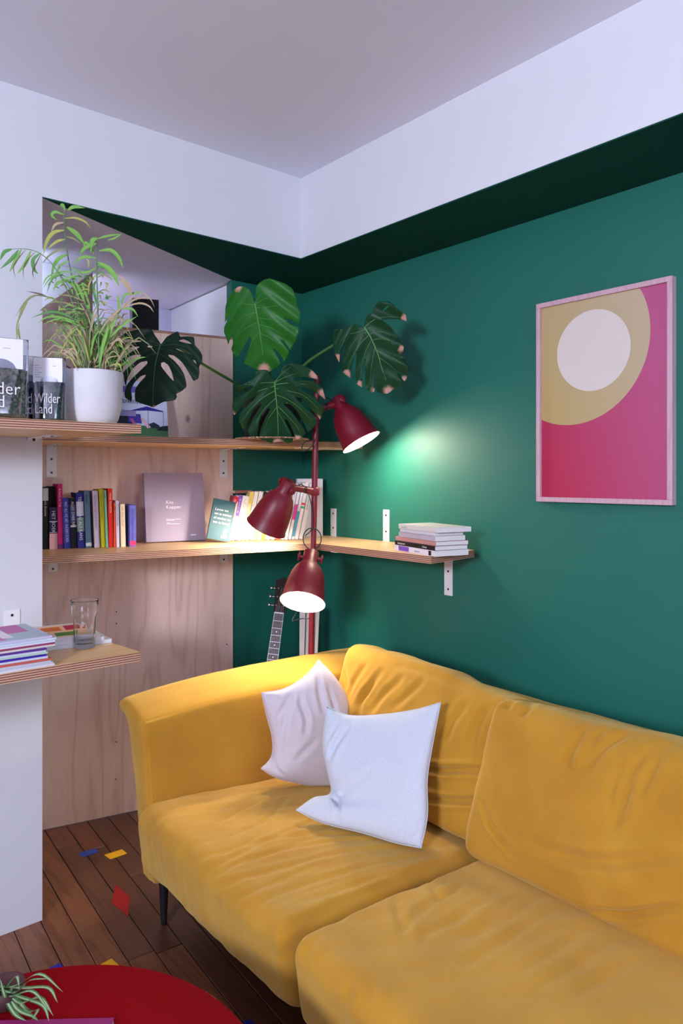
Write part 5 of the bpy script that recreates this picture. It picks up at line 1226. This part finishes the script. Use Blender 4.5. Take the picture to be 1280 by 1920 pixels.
# ------------------------------------------------------------------ guitar
def guitar():
    nut = at(523, 1150, 3.42); low = at(509.5, 1247, 3.35); ax = (nut-low).normalized()
    t = thing('guitar', 'dark guitar leaning in the green corner behind the sofa arm', 'guitar', nut)
    face = (-FW+Vector((0,0,.0))); face = (face-ax*face.dot(ax)).normalized(); sd = ax.cross(face) # local: x side, y along axis, z face
    sd = -sd if sd.dot(RT) < 0 else sd
    def G(x, y, z): return sd*x+ax*y+face*z
    dk = mat('dark_mahogany', (.016,.005,.004,1), .6, .2, 20, spec=.2); fb = mat('rosewood', (.035,.020,.026,1), .5, .2, 30); iv = solid(212, 206, 214, .4); cr = mat('chrome', (.62,.60,.64,1), .22, metal=1)
    b = MB()
    def hexa(x0, x1, y0, y1, z0, z1, w1=None, bb=None):
        bb = bb or b; xa, xb = (w1 if w1 else (x0, x1))
        v = [G(x0,y0,z0),G(x1,y0,z0),G(xb,y1,z0),G(xa,y1,z0),G(x0,y0,z1),G(x1,y0,z1),G(xb,y1,z1),G(xa,y1,z1)]
        bb.add(v, [(0,3,2,1),(4,5,6,7),(0,1,5,4),(1,2,6,5),(2,3,7,6),(3,0,4,7)])
    hexa(-.026, .026, -.44, 0, -.020, 0, (-.0215, .0215)); b.build('neck', dk, t)
    b = MB(); hexa(-.027, .027, -.44, 0, 0, .004, (-.0215, .0215)); b.build('fretboard', fb, t)
    b = MB(); 
    for s in (-1, 1): hexa(s*.027-.0008, s*.027+.0008, -.44, 0, .0, .0046, (s*.0215-.0008, s*.0215+.0008))
    b.build('binding', iv, t)
    b = MB(); hexa(-.022, .022, -.002, .004, 0, .007); b.build('nut', iv, t)
    sc = .64; fr = []
    for k in range(1, 13):
        y = -(sc-sc/2**(k/12)); fr.append(y); hw = .0215+.0055*(-y/.44)
        b = MB(); hexa(-hw, hw, y-.0008, y+.0008, .004, .0055); b.build('fret', cr, t)
    for k in (3, 5, 7, 9):
        y = (fr[k-1]+fr[k-2])/2; b = MB(); b.lathe([(.0034, 0), (.0034, .0006), (0, .0006)], axis_matrix(G(0, y, .004), face), 12); b.build('fret_marker', iv, t)
    b = MB(); hexa(-.028, .028, .003, .15, -.017, -.002, (-.036, .036)); b.add([G(-.036,.15,-.017),G(.036,.15,-.017),G(.0,.172,-.017),G(-.036,.15,-.002),G(.036,.15,-.002),G(0,.172,-.002)], [(0,2,1),(3,4,5),(0,1,4,3),(1,2,5,4),(2,0,3,5)]); b.build('headstock', dk, t)
    for s in (-1, 1):
        for y in (.035, .075, .115):
            b = MB(); b.lathe([(.0045,0),(.0045,.003),(.003,.004),(.003,.010),(0,.010)], axis_matrix(G(s*.018, y, -.002), face), 12)
            b.tube([G(s*.030, y, -.010), G(s*.045, y, -.010)], .0025, 8); b.lathe([(.003,-.008),(.007,-.006),(.008,0),(.007,.006),(.003,.008)], axis_matrix(G(s*.051, y, -.010), ax), 12); b.build('tuning_peg', cr, t)
    b = MB()
    for k in range(6):
        x = -.017+.0068*k; b.tube([G(x*.9, .035+.04*(k % 3), .006), G(x, .002, .008), G(x*1.25, -.44, .008), G(x*1.5, -.64, .012)], .0005, 5)
    b.build('strings', cr, t)
    # body: waisted outline below
    out = []
    for k in range(48):
        a = 2*PI*k/48; y = math.cos(a); w = .135+.055*(-y)-.055*math.exp(-((y-.12)/.32)**2); out.append((w*1.0*math.sin(a)**1 if True else 0, -.62+.235*y))
    b = MB(); n = 48; v = [G(x, y, -.085) for x, y in out]+[G(x, y, .0) for x, y in out]
    b.add(v, [tuple(range(n)), tuple(range(2*n-1, n-1, -1))]); b.add(v, [(i, i+n, (i+1) % n+n, (i+1) % n) for i in range(n)], 0, True)
    b.build('body', mat('guitar_body', (.10,.035,.015,1), .3, .2, 20), t)
guitar()
# folded white stand beside it
t = thing('folded_stand', 'folded white slatted stand leaning in the corner behind the lamp pole', 'stand', at(580, 1500, 3.48)*1)
pb = Vector(t.location); pb.z = 0; t.location = pb
for (x0, x1, x2, x3, td) in ((561.5, 572.5, 561, 569.5, 3.48), (573.5, 581, 571, 579, 3.50), (583, 591, 583, 588, 3.49), (592, 599, 589, 594, 3.48)):
    A, B = at(x0, 1138, td)-pb, at(x1, 1138, td)-pb; C_, D_ = at(x2, 1250, td-.02)-pb, at(x3, 1250, td-.02)-pb
    k = (C_.z-.003)/(A.z-C_.z) ; C_ = C_+(C_-A)*k*.999; D_ = D_+(D_-B)*k*.999; C_.z = D_.z = .003; o_ = FW*.014
    b = MB(); b.add([C_, D_, B, A, C_+o_, D_+o_, B+o_, A+o_], [(0,1,2,3),(7,6,5,4),(0,4,5,1),(1,5,6,2),(2,6,7,3),(3,7,4,0)]); b.build('slat', solid(196, 188, 184, .6), t)

# ================================================================== TABLE
TC0 = Vector((.357, 1.25, 0)); TR = .4125; TZ = .45
M_tab = mat('red_table_paint', (.27, .003, .008, 1), .8, .05, 8, .1, 60, spec=.02)
t = thing('round_table', 'round red painted coffee table with chipped rim in front of the sofa', 'table', TC0)
b = MB(); b.lathe([(0, TZ-.022), (TR-.003, TZ-.022), (TR, TZ-.019), (TR, TZ-.003), (TR-.003, TZ), (0, TZ)], None, 128); o = b.build('tabletop', M_tab, t)
b = MB(); rc = random.Random(2)
for k in range(26):
    a = rc.uniform(-1.2, 1.6); l = rc.uniform(.004, .02)
    if rc.random() < .3: a = rc.uniform(0, 2*PI)
    p = lambda an, r, z: (r*math.cos(an), r*math.sin(an), z)
    b.add([p(a, TR-.0045, TZ+.0003), p(a+l, TR-.0035, TZ+.0003), p(a+l, TR-.0005, TZ-.002), p(a, TR-.0002, TZ-.002)], [(0,3,2,1)])
b.build('rim_chips', solid(196, 130, 110, .7), t)['kind'] = 'stuff'
for k in range(3):
    a = .5+k*2*PI/3; b = MB(); b.tube([(.30*math.cos(a), .30*math.sin(a), TZ-.022), (.36*math.cos(a), .36*math.sin(a), 0.001)], [.018, .012], 14); b.build('leg', M_tab, t)
# magenta booklet
q = on_z(214, 1908, TZ+.012); q2 = on_z(0, 1913, TZ+.012); BKA = math.atan2(q.y-q2.y, q.x-q2.x)
t = thing('booklet', 'magenta booklet lying on the red table beside the spider plant', 'booklet', (q.x, q.y, TZ), (0, 0, BKA))
b = MB(); b.box((-.30, -.21, .0005), (0, 0, .002)); b.box((-.30, -.21, .010), (0, 0, .012)); b.box((-.30, -.21, .002), (-.298, 0, .010)); b.build('cover', solid(136, 34, 96, .5), t)
b = MB(); b.box((-.298, -.209, .002), (-.001, -.001, .010)); b.build('page_block', M_page, t)
# spider plant
sp = on_z(10, 1882, TZ+.0); sp = Vector((sp.x, sp.y, TZ+.0005))
t = thing('spider_plant', 'small striped spider plant in a dark pot on the red table', 'plant', sp)
b = MB(); b.lathe([(0,0),(.026,0),(.031,.003),(.037,.040),(.035,.040),(.034,.034),(0,.034)], None, 32); b.build('pot', solid(70, 40, 44, .6), t)
def spiderleafmat():
    m, nt, b = newmat('striped_leaf'); L = nt.links.new; a = N(nt, 'ShaderNodeAttribute'); a.attribute_name = 'tip'
    mx = N(nt, 'ShaderNodeMix', data_type='RGBA'); mx.inputs['A'].default_value = (.07,.20,.06,1); mx.inputs['B'].default_value = (.45,.55,.36,1); L(a.outputs['Fac'], mx.inputs['Factor']); L(mx.outputs['Result'], b.inputs['Base Color']); b.inputs['Roughness'].default_value = .4; return m
SM = spiderleafmat(); rs = random.Random(9)
def sl(pts, w):
    q = catmull(pts, 14); v = []; vals = []; n = 14
    for i, p in enumerate(q):
        a = i/n; tn = (q[min(i+1,n)]-q[max(i-1,0)]).normalized(); s = tn.cross(Vector((0,0,1))); s = s.normalized() if s.length > 1e-3 else RT.copy(); ww = w*(.5+.5*math.sin(min(1,a/.4)*PI/2))*(1-max(0,(a-.4)/.6)**2)+.0003
        for j, k in enumerate((-1,-.45,-.3,.3,.45,1)): v.append(p+s*ww/2*k+Vector((0,0,-.15*ww*(1-abs(k))))); vals.append(1.0 if abs(k) < .4 else 0.0)
    f = [(i*6+j, i*6+j+1, (i+1)*6+j+1, (i+1)*6+j) for i in range(n) for j in range(5)]
    m = mesh_of(v, f, True); at2 = m.attributes.new('tip', 'FLOAT', 'POINT'); at2.data.foreach_set('value', vals); link('leaf', m, SM, t)
top = Vector((0,0,.034)); td = 1.47
for pts in ([(10,1900),(35,1845),(75,1826),(118,1860)], [(12,1890),(45,1852),(90,1852),(108,1880)], [(10,1900),(40,1870),(80,1885),(92,1915)], [(5,1900),(20,1868),(60,1858),(92,1895)], [(8,1905),(30,1890),(60,1905),(72,1915)],
            [(10,1900),(30,1860),(55,1838),(95,1835)], [(5,1890),(12,1850),(30,1830),(36,1850)], [(15,1905),(50,1895),(70,1893),(60,1912)], [(0,1890),(-20,1850),(-60,1850)], [(0,1895),(-30,1870),(-70,1890)], [(5,1900),(10,1870),(0,1835)], [(12,1903),(35,1880),(75,1870),(100,1905)], [(10,1905),(26,1899),(50,1915)]):
    w_ = []
    for i, (x, y) in enumerate(pts):
        p = at(x, y, td-.03*i); q_ = on_z(x, y, TZ+.014)
        w_.append((q_ if p.z < TZ+.014 else p)-sp)
    w_[0] = top+Vector((rs.uniform(-.012,.012), rs.uniform(-.012,.012), 0)); sl(w_, .010)
